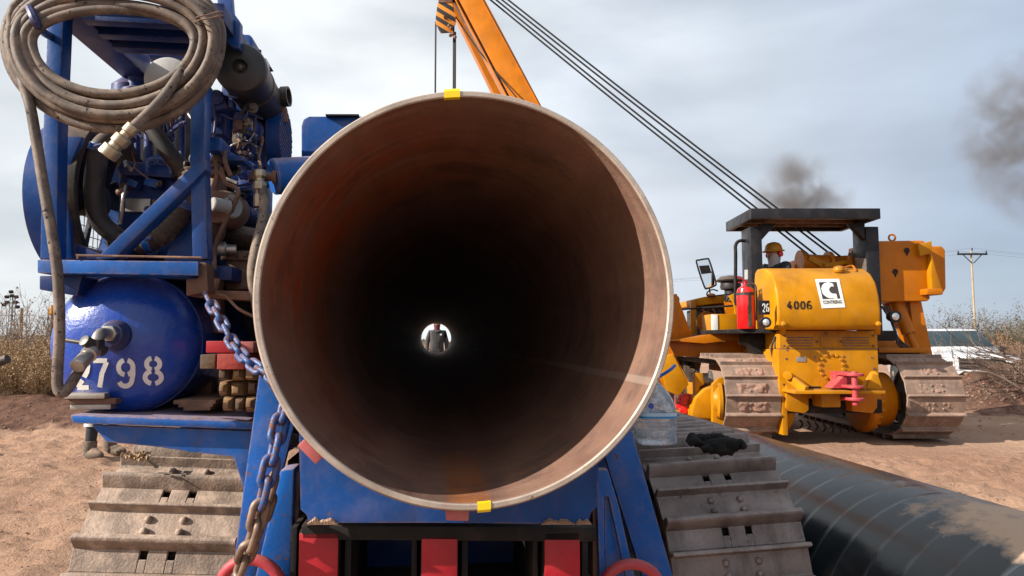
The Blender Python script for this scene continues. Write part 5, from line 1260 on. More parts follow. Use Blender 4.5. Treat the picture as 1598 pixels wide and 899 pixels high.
# final drives
for (x0, x1, s) in ((4.26, 4.62, 1), (3.36, 3.10, -1)):
    fd = MB().lathe((x0, 8.52, .49), (s, 0, 0), [(.001, -.01), (.36, 0), (.40, .03), (.40, .10), (.33, .13), (.33, abs(x1-x0)-.03), (.28, abs(x1-x0))], 48).build('final_drive', OM if s > 0 else YM, yl, bevel=.002)
    mb = MB()
    for k in range(24): t = 2*math.pi*k/24; mb.cyl((x0+s*.10, 8.52+math.cos(t)*.365, .49+math.sin(t)*.365), (x0+s*.145, 8.52+math.cos(t)*.365, .49+math.sin(t)*.365), .016, n=6)
    mb.build('drive_bolts', YM, fd)
MB().prism([V((3.13, 7.99, .12)), V((3.13, 7.99, 1.02)), V((3.13, 8.6, 1.1)), V((3.13, 8.6, .12))], (.06, 0, 0)).build('track_guard', YM, yl, bevel=.006)
MB().span((4.27, 8.9, .25), (4.60, 8.95, 1.05)).build('gap_shade_panel', M['black'], yl, bevel=.004)  # black panel added so the gap beside the final drive stays dark
MB().span((3.2, 8.1, .36), (4.35, 8.9, .52)).build('belly_guard', M['black'], yl, bevel=.01)
mb = MB()
for k in range(9): c = P(1248+k*12, 655+k*2, 9.2); mb.tube([c, c+V((.02, -.03, -.05)), c+V((-.02, -.05, -.10))], .014, 6)
mb.build('belly_chain', M['bolt'], yl)

# fuel tank: an extruded side profile
PR = [(7.82, 1.335), (7.78, 1.40), (7.77, 1.55), (7.79, 1.72), (7.85, 1.88), (7.95, 1.99), (8.09, 2.06), (8.24, 2.085), (8.40, 2.09), (8.48, 2.05), (8.50, 1.95), (8.50, 1.335)]
tx0 = P(1213, 480, 7.78).x; tx1 = P(1374, 480, 7.78).x
ft = MB().prism([V((tx0, y, z)) for (y, z) in PR], (tx1-tx0, 0, 0)).build('fuel_tank', YM, yl, bevel=.03, seg=3, smooth=40)
def tank_y(z):
    for i in range(8):
        if PR[i][1] <= z <= PR[i+1][1]:
            f = (z-PR[i][1])/(PR[i+1][1]-PR[i][1]); return PR[i][0]+(PR[i+1][0]-PR[i][0])*f
    return 7.82 if z < 1.5 else 8.3
def on_ft(px, py, off=.006):
    y = 7.8
    for _ in range(12): p = P(px, py, y); y = .5*y + .5*tank_y(p.z)
    p = P(px, py, y); return p + V((0, -off, off*.3))
mb = MB()
for ch, x0 in (('4', 1227.5), ('0', 1238), ('0', 1248), ('6', 1258)): strokes(mb, ch, on_ft, x0, 470, x0+8.5, 483, 2.2)
mb.build('stencilled_number', M['black'], ft, label='black stencilled number 4006')
# company plate: white panel with a dark square, a pale C and a small dark q shape
def logo(u, v):                         # u, v in 0..1 (v down)
    if .12 < u < .88 and .10 < v < .69:
        x, y = u, v*1.22
        inC = math.hypot(x-.50, (y-.48)) < .335
        blob = math.hypot(x-.64, y-.47) < .155
        rect = u > .70 or (u > .6 and .28 < v < .46)
        notch = (.60 < u < .75 and v > .52)
        if blob or (rect and not notch): return 1
        if inC or notch: return 0
        return 1
    return 0
q4 = [(1271.5, 436), (1309, 435.5), (1319, 480), (1282, 481.5)]
def qmap(u, v, off=.006):
    ax_, ay_ = q4[0][0]+(q4[1][0]-q4[0][0])*u, q4[0][1]+(q4[1][1]-q4[0][1])*u
    bx2, by2 = q4[3][0]+(q4[2][0]-q4[3][0])*u, q4[3][1]+(q4[2][1]-q4[3][1])*u
    return on_ft(ax_+(bx2-ax_)*v, ay_+(by2-ay_)*v, off)
mb = MB(); nu, nv = 64, 78
for j in range(nv+1):
    for i in range(nu+1): mb.vs.append(qmap(i/nu, j/nv))
for j in range(nv):
    for i in range(nu): mb.fs.append((j*(nu+1)+i, j*(nu+1)+i+1, (j+1)*(nu+1)+i+1, (j+1)*(nu+1)+i)); mb.ms.append(logo((i+.5)/nu, (j+.5)/nv))
pl = mb.build('company_plate', [M['label'], flat('logo_dark', (.045, .035, .035), .5)], ft)
def text_mesh(body):
    cu = bpy.data.curves.new('txt', 'FONT'); cu.body = body; cu.resolution_u = 3; cu.offset = .012; o = bpy.data.objects.new('txt', cu); COL.objects.link(o)
    dg = bpy.context.evaluated_depsgraph_get(); me = bpy.data.meshes.new_from_object(o.evaluated_get(dg)); bpy.data.objects.remove(o); return me
tm = text_mesh('CONTRERAS'); X = [v.co.x for v in tm.vertices]; Yc = [v.co.y for v in tm.vertices]; x0, x1, y0, y1 = min(X), max(X), min(Yc), max(Yc)
mb = MB(); mb.vs = [qmap(.11+.78*(v.co.x-x0)/(x1-x0), .86-.12*(v.co.y-y0)/(y1-y0), .010) for v in tm.vertices]
mb.fs = [list(p.vertices) for p in tm.polygons]; mb.ms = [0]*len(mb.fs)
mb.build('plate_lettering', M['black'], pl)
a = P(1309, 424, 8.0); MB().lathe(a, (-.1, -.25, 1), [(.045, -.12), (.045, .0), (.062, .004), (.066, .03), (.05, .06), (.02, .07)], 18).build('filler_cap', YM, ft)
MB().tube([P(1316, 418, 8.05), P(1330, 415, 8.1), P(1336, 424, 8.0)], .012, 6).build('cap_handle', OM, ft)
for x in (1222, 1370): MB().lathe(P(x, 506, 7.78), (0, -1, .2), [(.03, 0), (.03, .02), (.02, .04)], 10).bar(P(x, 506, 7.79), P(x-1, 521, 7.9), .06, .03).build('tank_clamp', YM, ft, bevel=.004)

# dark roof frame
G = M['ropsgrey']
def post(x0, x1, name='roof_post'):
    return MB().span((x0, 8.6, 1.3), (x1, 8.95, 2.66)).build(name, G, yl, bevel=.012)
xl0, xl1 = P(1172, 400, 8.6).x, P(1190, 400, 8.6).x; xr0, xr1 = P(1353, 400, 8.6).x, P(1373, 400, 8.6).x
post(xl0, xl1); post(xr0, xr1)
ry0 = 8.35; za = P(1172, 325, ry0).z; zb = P(1172, 345, ry0).z; ra = P(1172, 330, ry0).x; rb = P(1374, 330, ry0).x
rp = MB().span((ra, ry0, zb+.03), (rb, ry0+.06, za)).span((ra, 9.3, zb+.03), (rb, 9.35, za)).span((ra, ry0+.06, zb+.03), (ra+.06, 9.3, za)).span((rb-.06, ry0+.06, zb+.03), (rb, 9.3, za)).span((ra+.06, ry0+.06, za-.03), (rb-.06, 9.3, za-.004))
rp.build('roof', G, yl, bevel=.006)
mb = MB()
for k in range(3): mb.span((ra+.07, 8.55+k*.28, za-.10), (rb-.07, 8.60+k*.28, za-.031))
mb.build('roof_rib', M['rustbrown'], yl, bevel=.004)
for (x, s) in ((xl1, 1), (xr0, -1)):
    MB().prism([V((x, 8.62, zb+.02)), V((x+s*.20, 8.62, zb+.02)), V((x, 8.62, zb-.20))], (0, .10, 0)).build('roof_gusset', G, yl, bevel=.006)
    MB().prism([V((x, 8.60, zb+.03)), V((x-s*.02, 8.60, zb+.03)), V((x-s*.02, 8.3, zb+.03)), V((x-s*.01, 8.60, zb-.1))], (.01, 0, 0))
yplate('label_plate', [(1162, 421), (1167, 421), (1167, 436), (1162, 436)], 8.72, .003, M['label'], 0)
MB().prism([V((xr0-.004, 8.62, 1.7)), V((xr0-.004, 8.9, 1.7)), V((xr0-.004, 8.9, 2.3)), V((xr0-.004, 8.62, 2.25))], (.003, 0, 0)).build('scuffed_panel', M['steel'], yl)
MB().tube([P(1166, 376, 8.8), P(1154, 376, 8.8), P(1148, 383, 8.8), P(1148, 400, 8.8), P(1148, 468, 8.8), P(1152, 474, 8.8), P(1158, 475, 8.8)], .022, 10).build('grab_rail', M['black'], yl)
# platforms
MB().prism([V((2.72, 8.25, 1.30)), V((xl1+.05, 8.05, 1.30)), V((xl1+.05, 9.3, 1.30)), V((2.55, 9.3, 1.30))], (0, 0, .05)).build('platform', M['black'], yl, bevel=.005)
yplate('platform_bracket', [(1166, 522), (1216, 520), (1216, 590), (1191, 590), (1186, 562), (1178, 545), (1166, 535)], 8.45, .3, M['black'], .02)
ybox('platform', 1369, 516, 1400, 532, 8.15, .8, M['black'], .01)
def lamp(px, py, y, r0):
    c = P(px, py, y); t = MB().lathe(c + V((0, .09, 0)), (0, -1, 0), [(r0*.3, -.05), (r0*.8, -.02), (r0, .04), (r0*1.06, .08), (r0*1.06, .10), (r0*.96, .10)], 24).build('work_lamp', M['ropsgrey'], yl)
    MB().lathe(c + V((0, .0, 0)), (0, -1, 0), [(r0*.97, -.02), (r0*.9, .0), (r0*.5, .016), (.001, .022)], 24).build('lamp_glass', M['glasslamp'], t)
    MB().cyl(c+V((0, .06, -r0)), c+V((0, .06, -r0-.05)), .012, n=8).build('lamp_foot', M['black'], t)
lamp(1195, 503, 7.72, .058); lamp(1397, 494, 8.3, .068)
pn = ybox('number_plate', 1184, 469, 1201, 491, 7.76, .02, M['black'], .003)
mb = MB(); f26 = lambda x, y: P(x, y, 7.756)
strokes(mb, '2', f26, 1189.5, 474, 1194.5, 487, 1.6); strokes(mb, '6', f26, 1195.5, 474, 1200.5, 487, 1.6)
mb.build('plate_number', M['label'], pn)
# counterweight and its arms
cw = MB().prism(pp([(1368, 376), (1440, 375), (1447, 380), (1452, 466), (1448, 470), (1368, 471)], 8.75), (0, .75, 0)).build('counterweight', OM, yl, bevel=.02, seg=3)
MB().prism(pp([(1448, 384), (1470, 384), (1475.5, 390), (1476.5, 450), (1473, 456), (1452, 458)], 8.9), (0, .6, 0)).build('counterweight_end', OM, yl, bevel=.02, seg=3)
MB().prism(pp([(1433, 379), (1441, 380), (1454, 376), (1455, 394), (1436, 400)], 8.68), (0, .08, 0)).prism(pp([(1454, 396), (1460, 420), (1470, 449), (1455, 456), (1453, 430)], 8.66), (0, .2, 0)).build('weight_bracket', YM, yl, bevel=.006)
ybox('weight_pin', 1447, 450, 1472, 460, 8.6, .25, OM, .02)
for (x, y) in ((1415, 391), (1397, 424)):
    c = P(x, y, 8.745); MB().cyl(c, c+V((0, -.006, 0)), .036, n=18).prism([c+V((-.02, -.004, -.02)), c+V((.02, -.004, -.02)), c+V((0, -.004, -.075))], (0, -.003, 0)).build('pin_hole', M['black'], cw)
MB().torus(P(1392, 371, 8.9), (0, 1, 0), .042, .013, 24, 8).build('lifting_eye', OM, cw)
yplate('weight_arm', [(1420, 471), (1438, 471), (1456, 556), (1437, 556), (1426, 520)], 8.85, .10, OM)
yplate('weight_arm', [(1380, 471), (1423, 471), (1428, 478), (1420, 482), (1437, 540), (1437, 556), (1420, 556), (1400, 500)], 9.25, .10, OM)
MB().cyl(P(1399, 472, 8.95), P(1418, 520, 8.88), .085, n=20).cyl(P(1418, 520, 8.88), P(1432, 550, 8.84), .05, n=16).build('weight_cylinder', OM, yl)
for k in range(3): MB().tube([P(1376+4*k, 478, 8.7), P(1390+3*k, 500+6*k, 8.6), P(1402, 528+5*k, 8.6), P(1426, 548, 8.75)], .014, 6).build('hydraulic_line', M['rubber'], yl)
yplate('weight_base', [(1368, 532), (1392, 530), (1440, 556), (1440, 566), (1368, 548)], 8.9, .4, OM)
MB().span((4.55, 8.5, 1.06), (5.2, 10.6, 1.12)).build('track_frame_top', OM, yl, bevel=.01)
# winch between the posts
wy = 9.15
MB().cyl(P(1250, 409, wy), P(1292, 411, wy), .11, n=24).cyl(P(1247, 409, wy), P(1251, 409, wy), .16, n=24).cyl(P(1290, 411, wy), P(1295, 411, wy), .16, n=24).build('winch_drum', OM, yl)
yplate('winch_frame', [(1238, 421), (1244, 405), (1256, 402), (1262, 404), (1290, 400), (1334, 398), (1334, 421)], wy+.1, .5, OM)
MB().bar(P(1262, 402, wy-.1), P(1300, 421, wy-.15), .06, .08).bar(P(1286, 414, wy-.2), P(1330, 408, wy-.1), .05, .05).build('winch_brace', YM, yl, bevel=.006)
yplate('winch_plate', [(1324, 421), (1325, 402), (1332, 388), (1341, 384), (1341, 421)], 9.0, .05, OM)
MB().tube([P(1290, 399, wy), P(1293, 394, wy), P(1298, 395, wy), P(1302, 400, wy)], .012, 6).build('winch_guard', OM, yl)
for k in range(4): MB().cyl(P(1326+3.4*k, 400+k, 9.05), P(1326+3.4*k, 396+k, 9.0), .02, n=8).build('winch_valve', M['steel'], yl)
MB().span((3.25, 8.6, 1.06), (4.5, 9.5, 1.32)).build('operator_floor', OM, yl, bevel=.01)
MB().span((3.25, 8.62, 1.32), (3.85, 8.72, 1.90)).span((3.25, 8.72, 1.32), (3.85, 9.2, 1.42)).build('seat', M['black'], yl, bevel=.04, seg=3)
MB().span((4.0, 9.0, 1.3), (4.4, 9.9, 1.85)).build('winch_housing', OM, yl, bevel=.02)
# engine compartment (left and forward of the roof)
hy = 9.75
MB().span((3.05, hy, 1.05), (4.30, hy+.08, 1.78)).build('firewall', OM, yl, bevel=.01)
yplate('hood_top', [(1078, 478), (1078, 468), (1100, 463), (1150, 458), (1180, 456), (1180, 470), (1120, 474)], 9.9, 1.1, YM, .02)
yplate('hood_side', [(1078, 470), (1086, 468), (1086, 522), (1078, 522)], 9.88, .05, YM)
ybox('engine', 1088, 482, 1150, 526, 10.1, .6, M['chainblk'], .03)
c = P(1098, 503, 9.95)
MB().lathe((c.x, c.y, c.z), (.25, -1, 0), [(.001, 0), (.10, .02), (.14, .05), (.155, .08), (.15, .09), (.0, .085)], 28).build('fan_grille', OM, yl)
mb = MB()
for k in range(-7, 8): mb.bar((c.x-.14, c.y-.095, c.z+k*.02), (c.x+.14, c.y-.095, c.z+k*.02), .006, .004)
mb.build('grille_bars', M['rustbrown'], yl)
ybox('battery_box', 1112, 490, 1150, 522, 9.1, .5, YM, .01); ybox('label_strip', 1111, 491, 1120, 521, 9.09, .02, M['label'], .002)
yplate('hood_panel', [(1138, 462), (1158, 452), (1166, 455), (1166, 492), (1148, 492), (1146, 474)], 9.3, .06, YM)
MB().cyl(P(1062, 483, 9.6), P(1160, 476, 9.4), .014, n=8).build('hand_rail', M['black'], yl)
MB().lathe(P(1110, 463, 9.9), (0, 0, 1), [(.06, 0), (.065, .02), (.05, .04), (.01, .05)], 14).build('radiator_cap', OM, yl)
ac2 = MB().lathe(P(1141, 470, 9.8), (0, 0, 1), [(.09, 0), (.09, .16), (.14, .17), (.15, .20), (.14, .27), (.19, .28), (.205, .30), (.15, .35), (.05, .37), (.01, .372)], 28).build('air_precleaner', M['plasticblk'], yl)
MB().tube([P(1120, 454, 9.75), P(1112, 452, 9.7), P(1104, 456, 9.7), P(1106, 462, 9.7), P(1130, 460, 9.7), P(1150, 458, 9.7)], .010, 6).build('mirror_bracket', M['black'], yl)
yplate('dark_backdrop', [(1086, 474), (1160, 470), (1160, 526), (1086, 526)], 10.8, .1, M['chainblk'])  # dark backdrop standing in for the shade inside the engine compartment
for k in range(4): MB().tube([P(1094+9*k, 478+k*2, 10.0), P(1100+8*k, 490, 9.95), P(1096+9*k, 505+3*k, 9.98), P(1104+8*k, 520, 10.0)], .02, 7).build('engine_hose', M['rubber' if k % 2 else 'rustbrown'], yl)
for (x, y) in ((1224, 524), (1224, 540), (1363, 524), (1363, 540), (1290, 521), (1276, 533), (1313, 533), (1223, 600), (1364, 575), (1240, 592), (1352, 592)): MB().bolt(P(x, y, RY), (0, -1, 0), .014, .012).build('bolt', M['bolt'], yl)
ybox('cover_seam', 1217, 544.2, 1370, 545.2, RY+.003, .02, M['rustbrown'], 0)
for (pa, pb_) in (((1214, 520), (1214, 600)), ((1210, 525), (1206, 560))): MB().tube([P(*pa, 8.1), P(pa[0]-6, (pa[1]+pb_[1])/2, 8.15), P(*pb_, 8.2)], .014, 7).build('hydraulic_line', M['rubber'], yl)
# rear view mirror on its bracket
mf = pp([(1087, 410), (1091, 406), (1103, 404), (1107, 407), (1117, 440), (1115, 446), (1104, 450), (1099, 447)], 9.3)
mr = MB().tube(mf, .012, 8, True, 3).cyl(P(1107, 449, 9.3), P(1108, 457, 9.6), .010, n=8).build('mirror_frame', M['black'], yl)
def inset(pts, f): c = sum(pts, V((0, 0, 0)))/len(pts); return [c+(p-c)*f for p in pts]
MB().prism(inset(mf, .97), (0, .02, 0)).build('mirror_glass', M['mirror'], mr)
MB().prism([p+V((0, -.012, 0)) for p in pp([(1091, 415), (1106, 414), (1110, 426), (1095, 428)], 9.3)], (0, .008, 0)).build('mirror_divider', M['black'], mr)
# side frame, boom hinge, gearbox outside the left track
MB().span((2.20, 9.3, 1.07), (3.25, 9.62, 1.20)).build('side_beam', OM, yl, bevel=.01)
yplate('side_panel', [(1044, 533), (1190, 533), (1190, 557), (1044, 556)], 9.2, .08, OM)
yplate('fender_plate', [(1048, 532), (1112, 521), (1165, 521), (1150, 530), (1100, 536)], 9.0, .4, OM, .005)
yplate('hinge_bracket', [(1112, 600), (1122, 590), (1134, 588), (1136, 668), (1112, 660)], 8.45, .08, YM, .01)
MB().lathe(P(1127, 625, 8.54), (-1, .15, 0), [(.001, 0), (.20, .001), (.24, .02), (.24, .06), (.17, .08), (.15, .12), (.001, .125)], 30).build('hinge_housing', YM, yl)
yplate('housing_cover', [(1080, 642), (1086, 622), (1100, 608), (1118, 602), (1124, 604), (1124, 655), (1080, 652)], 8.75, .35, YM, .05)
mb = MB()
for k in range(5): c = P(1118, 602+k*12, 8.44); mb.bolt(c, (0, -1, 0), .014, .015)
mb.build('hinge_bolts', OM, yl)
ybox('hinge_block', 1086, 640, 1110, 655, 8.8, .3, YM, .01)
yplate('roller_bracket', [(1084, 582), (1097, 582), (1099, 600), (1092, 604), (1092, 634), (1085, 634)], 8.9, .12, YM, .01)
MB().lathe(P(1112, 594, 9.1), (-1, .1, 0), [(.05, 0), (.13, .01), (.13, .05), (.10, .06), (.10, .16), (.13, .17), (.13, .21), (.05, .22)], 28).build('carrier_roller', M['steel'], yl)
ybox('red_gearbox', 1060, 616, 1084, 640, 9.0, .3, M['redgloss'], .03)
mb = MB()
for (x, y, r0) in ((1066, 622, .07), (1068, 641, .06), (1078, 636, .05)):
    c = P(x, y, 8.98); mb.lathe(c, (0, -1, 0), [(r0, -.03), (r0, .01), (r0*.6, .012), (r0*.55, .03), (.002, .03)], 20)
    for k in range(8): t = k*math.pi/4; mb.bolt(c+V((math.cos(t)*r0*.82, -.01, math.sin(t)*r0*.82)), (0, -1, 0), .009, .01)
mb.build('gearbox_cover', M['redgloss'], yl)
ybox('lower_beam', 1050, 642, 1136, 657, 9.05, .25, YM, .01)
mb = MB()
for k in range(9): c = P(1048+k*11, 652+k*4.2, 9.2-k*.07); mb.cyl(c+V((0, -.05, 0)), c+V((0, .2, 0)), .05, n=12)
mb.build('bottom_rollers', M['bolt'], yl)
# boom: two box legs meeting at a tip high above the pipe
tipb = P(695, -62, 9.9); ffoot = P(1052, 606, 8.95); rfoot = V((ffoot.x, 11.0, ffoot.z))
MB().bar(ffoot, tipb+V((.06, 0, 0)), .34, .30, up=(0, 1, 0)).build('boom_leg', OM, yl, bevel=.012)
MB().bar(rfoot, tipb+V((-.05, .25, 0)), .34, .30, up=(0, 1, 0)).build('boom_leg', OM, yl, bevel=.012)
d = (tipb-ffoot).normalized(); x_, _, z_ = frame_of(d, (0, 1, 0))
mb = MB()
for k in (.25, .5, .75): a = ffoot.lerp(tipb, k); b = rfoot.lerp(tipb+V((-.05, .25, 0)), k); mb.bar(a, b, .10, .10)
mb.build('boom_tie', OM, yl, bevel=.006)
for s in (-1, 1): MB().bar(ffoot + x_*s*.172, tipb + x_*s*.172, .012, .34, up=(0, 1, 0)).build('boom_flange', OM, yl, bevel=.004)
yplate('boom_foot', [(1028, 560), (1050, 552), (1075, 600), (1060, 618), (1040, 610)], 8.8, .35, YM, .01)
yplate('boom_knuckle', [(1030, 474), (1044, 462), (1056, 458), (1080, 524), (1080, 534), (1030, 536)], 9.5, .12, OM, .01)
MB().cyl(P(1052, 468, 9.55), P(1052, 468, 9.75), .075, n=20).build('knuckle_pin', OM, yl)
MB().cyl(tipb+V((0, -.15, .02)), tipb+V((0, .45, .02)), .07, n=16).lathe(tipb+V((0, -.02, .02)), (0, 1, 0), [(.20, 0), (.20, .02), (.16, .035), (.20, .05), (.20, .07)], 28).lathe(tipb+V((0, .10, .02)), (0, 1, 0), [(.20, 0), (.20, .02), (.16, .035), (.20, .05), (.20, .07)], 28).build('boom_sheave', M['bolt'], yl)
for (a, b) in (((702, -52), (1266, 401)), ((702, -59), (1286, 408)), ((700, -66), (1303, 402)), ((698, -75), (1311, 400))):
    A = P(*a, 9.9); B = P(*b, 9.15); m_ = A.lerp(B, .5) + V((0, 0, -.03)); MB().tube([A, m_, B], .0135, 6, res=8).build('boom_cable', M['cable'], yl)
# load line, blocks and sling: hang from the boom
pcx = (TB @ V((0, 9.75, ZC)))
def stripes():
    m, nt, b, out = mat_new('hazard_stripes'); g_ = N(nt, 'ShaderNodeNewGeometry'); s = N(nt, 'ShaderNodeSeparateXYZ'); L(nt, g_.outputs['Position'], s.inputs[0])
    f = math_(nt, 'FRACT', math_(nt, 'MULTIPLY', math_(nt, 'ADD', math_(nt, 'MULTIPLY', s.outputs[0], .62), s.outputs[2]), 7.2)); k = math_(nt, 'GREATER_THAN', f, .48)
    L(nt, mixc(nt, k, (.62, .22, .01), (.015, .012, .012)), b.inputs[0]); b.inputs['Roughness'].default_value = .5; return m
hb_y = 9.75
ub = root('hoist_block', P(695, 50, hb_y), 0, 'black and orange striped hoist block hanging from the boom tip above the pipe', 'hoist block')
oct_ = [(683, 4), (706, 4), (711, 26), (711, 36), (705, 50), (687, 51), (680, 36), (680, 26)]
MB().prism(pp(oct_, hb_y-.09), (0, .03, 0)).build('side_plate', stripes(), ub, bevel=.004)
MB().prism(pp(oct_, hb_y+.09), (0, .03, 0)).build('side_plate', bpy.data.materials['hazard_stripes'], ub, bevel=.004)
MB().lathe(P(695.5, 30, hb_y-.06), (0, 1, 0), [(.13, 0), (.13, .02), (.10, .05), (.13, .08), (.13, .11)], 28).cyl(P(695.5, 27, hb_y-.12), P(695.5, 27, hb_y+.14), .03, n=14).build('sheave', M['bolt'], ub)
ybox('block_yoke', 684, -34, 706, 4, hb_y-.10, .22, M['rustbrown'], .01, par=ub)
MB().cyl(P(695, -34, hb_y+.01), P(695, -60, hb_y+.06), .03, n=12).build('yoke_pin', M['bolt'], ub)
mb = MB()
for (x, y) in ((701, 40), (704, 44), (707, 53), (703, 55), (710, 58)): mb.ball(P(x, y, hb_y-.12), .028, n=8, m=6)
mb.build('rope_clip', M['rustbrown'], ub)
lb_z = ZC + RO + .55
for (px0, px1, py) in ((680, 677.5, 34), (708, 706.8, 36), (710.5, 709.5, 50)):
    A = P(px0, py, hb_y); B = V((P(px1, 400, hb_y).x, hb_y, lb_z)); MB().cyl(A, B, .013, n=8).build('load_cable', M['cable'], yl)
MB().tube([P(711, 26, hb_y), P(748, 80, 9.6), P(806, 152, 9.3)], .011, 6).build('load_cable', M['cable'], yl)
lbx = P(693, 400, hb_y).x
lb = root('hook_block', (lbx, hb_y, lb_z-.3), 0, 'lower hook block behind the pipe rim, carrying the lifting sling', 'hook block')
MB().prism([V((lbx-.15, hb_y-.08, lb_z+.05)), V((lbx+.15, hb_y-.08, lb_z+.05)), V((lbx+.12, hb_y-.08, lb_z-.2)), V((lbx-.12, hb_y-.08, lb_z-.2))], (0, .16, 0)).build('side_plate', bpy.data.materials['hazard_stripes'], lb, bevel=.006)
MB().tube([V((lbx, hb_y, lb_z-.2)), V((lbx+.02, hb_y, lb_z-.28)), V((lbx+.07, hb_y, lb_z-.34)), V((lbx+.02, hb_y, lb_z-.41)), V((lbx-.06, hb_y, lb_z-.37))], .026, 10, taper=.014).build('hook', M['bolt'], lb)
sv = (TBI @ V((lbx, hb_y, 0))).y
mb = MB(); rs = RO+.012
loop = [V((math.sin(t)*rs, sv, ZC+math.cos(t)*rs)) for t in [R(38)+R(284)*k/40 for k in range(41)]]
hk = V(((TBI @ V((lbx, hb_y, 0))).x, sv, lb_z-.36)); full = [hk]+loop+[hk]
n_ = len(full); 
for p in full: mb.vs += [p+V((0, -.07, 0)), p+V((0, .07, 0))]
for i in range(n_-1): mb.fs.append((2*i, 2*i+1, 2*i+3, 2*i+2)); mb.ms.append(0)
mb.build('lifting_sling', flat('sling_web', (.40, .30, .05), .9), None, TB, label='wide lifting sling looped round the steel pipe under the hook block', cat='sling')

# fire extinguisher on the platform
c = P(1164.5, 514, 8.25); c = V((c.x, 8.25, 1.352))
fe = root('fire_extinguisher', c, 0, 'bright red fire extinguisher standing on the pipelayer platform', 'fire extinguisher')
hh = (514-449)/F*8.25
MB().lathe(c, (0, 0, 1), [(.095, 0), (.103, .012), (.103, hh-.07), (.09, hh-.02), (.05, hh+.01), (.03, hh+.015)], 36).build('cylinder', M['redgloss'], fe)
MB().ring(c+V((0, 0, hh*.80)), c+V((0, 0, hh*.80+.035)), .107, .102, 36).span(c+V((.0, -.112, .03)), c+V((.035, -.104, hh*.8))).build('strap', M['rubber'], fe)
MB().span(c+V((-.008, -.108, .02)), c+V((.0, -.103, hh*.55))).build('hose', M['rubber'], fe)
MB().lathe(c+V((0, 0, hh+.01)), (0, 0, 1), [(.03, 0), (.03, .03), (.018, .035), (.018, .06)], 14).bar(c+V((.04, 0, hh+.06)), c+V((-.09, 0, hh+.13)), .02, .014).bar(c+V((.04, 0, hh+.045)), c+V((-.08, 0, hh+.06)), .02, .012).build('valve_handle', M['redpaint'], fe)
MB().ring(c+V((.02, -.05, hh+.02)), c+V((.02, -.066, hh+.02)), .022, .004, 14).tube([c+V((.03, 0, hh+.04)), c+V((.11, -.02, hh+.03)), c+V((.12, -.04, hh-.08)), c+V((.112, -.05, .1))], .011, 8).build('gauge_and_hose', M['rubber'], fe)

# ================================================================== white pickup
ty = 17.6; tcx_ = P(1528, 570, 17.0).x; tz = gz(tcx_, 19) + .16
TT = Matrix.Translation(V((tcx_, 16.9, tz))) @ Matrix.Rotation(R(-15), 4, 'Z')    # local: +y away from the viewer, nose towards -y
tk = root('pickup_truck', TT.translation, R(-15), 'white pickup parked behind the brush pile, nose towards the viewer', 'pickup')
def xsec(prof, wf): return prof
def loft(secs):                       # secs: (y, [(x, z) ...]) same count
    mb = MB(); n = len(secs[0][1])
    for (y, pr_) in secs:
        for (x, z) in pr_: mb.vs.append(V((x, y, z)))
    for k in range(len(secs)-1):
        for i in range(n): mb.fs.append((k*n+i, k*n+(i+1) % n, (k+1)*n+(i+1) % n, (k+1)*n+i)); mb.ms.append(0)
    mb.fs += [list(range(n))[::-1], [(len(secs)-1)*n+i for i in range(n)]]; mb.ms += [0, 0]
    return mb
def body_sec(w, z0, z1, cr): return [(-w*.9, z0), (w*.9, z0), (w, z0+.1), (w, z1-cr), (w-cr*.8, z1-cr*.25), (w*.5, z1+.02), (0, z1+.035), (-w*.5, z1+.02), (-w+cr*.8, z1-cr*.25), (-w, z1-cr)]
loft([(0, body_sec(.84, .42, .93, .16)), (.10, body_sec(.90, .36, 1.0, .14)), (.5, body_sec(.92, .36, 1.06, .12)), (1.35, body_sec(.93, .36, 1.13, .10)), (1.5, body_sec(.93, .36, 1.12, .08)), (5.1, body_sec(.93, .36, 1.08, .06)), (5.2, body_sec(.90, .42, 1.05, .06))]).build('body', M['white'], tk, TT, bevel=.02, smooth=50)
def cab_sec(w, z): return [(-w, 1.05), (w, 1.05), (w, 1.10), (w*.80, z-.06), (w*.72, z), (0, z+.02), (-w*.72, z), (-w*.80, z-.06), (-w, 1.10)]
loft([(1.30, cab_sec(.90, 1.14)), (2.05, cab_sec(.90, 1.64)), (2.2, cab_sec(.90, 1.69)), (3.2, cab_sec(.90, 1.70)), (3.45, cab_sec(.88, 1.60)), (3.6, cab_sec(.88, 1.2))]).build('cab', M['white'], tk, TT, bevel=.01, smooth=50)
MB().prism([V((-.78, 1.40, 1.222)), V((.78, 1.40, 1.222)), V((.62, 2.0, 1.618)), V((-.62, 2.0, 1.618))], (0, -.02, .028)).build('windscreen', M['glassdark'], tk, TT, bevel=.004)
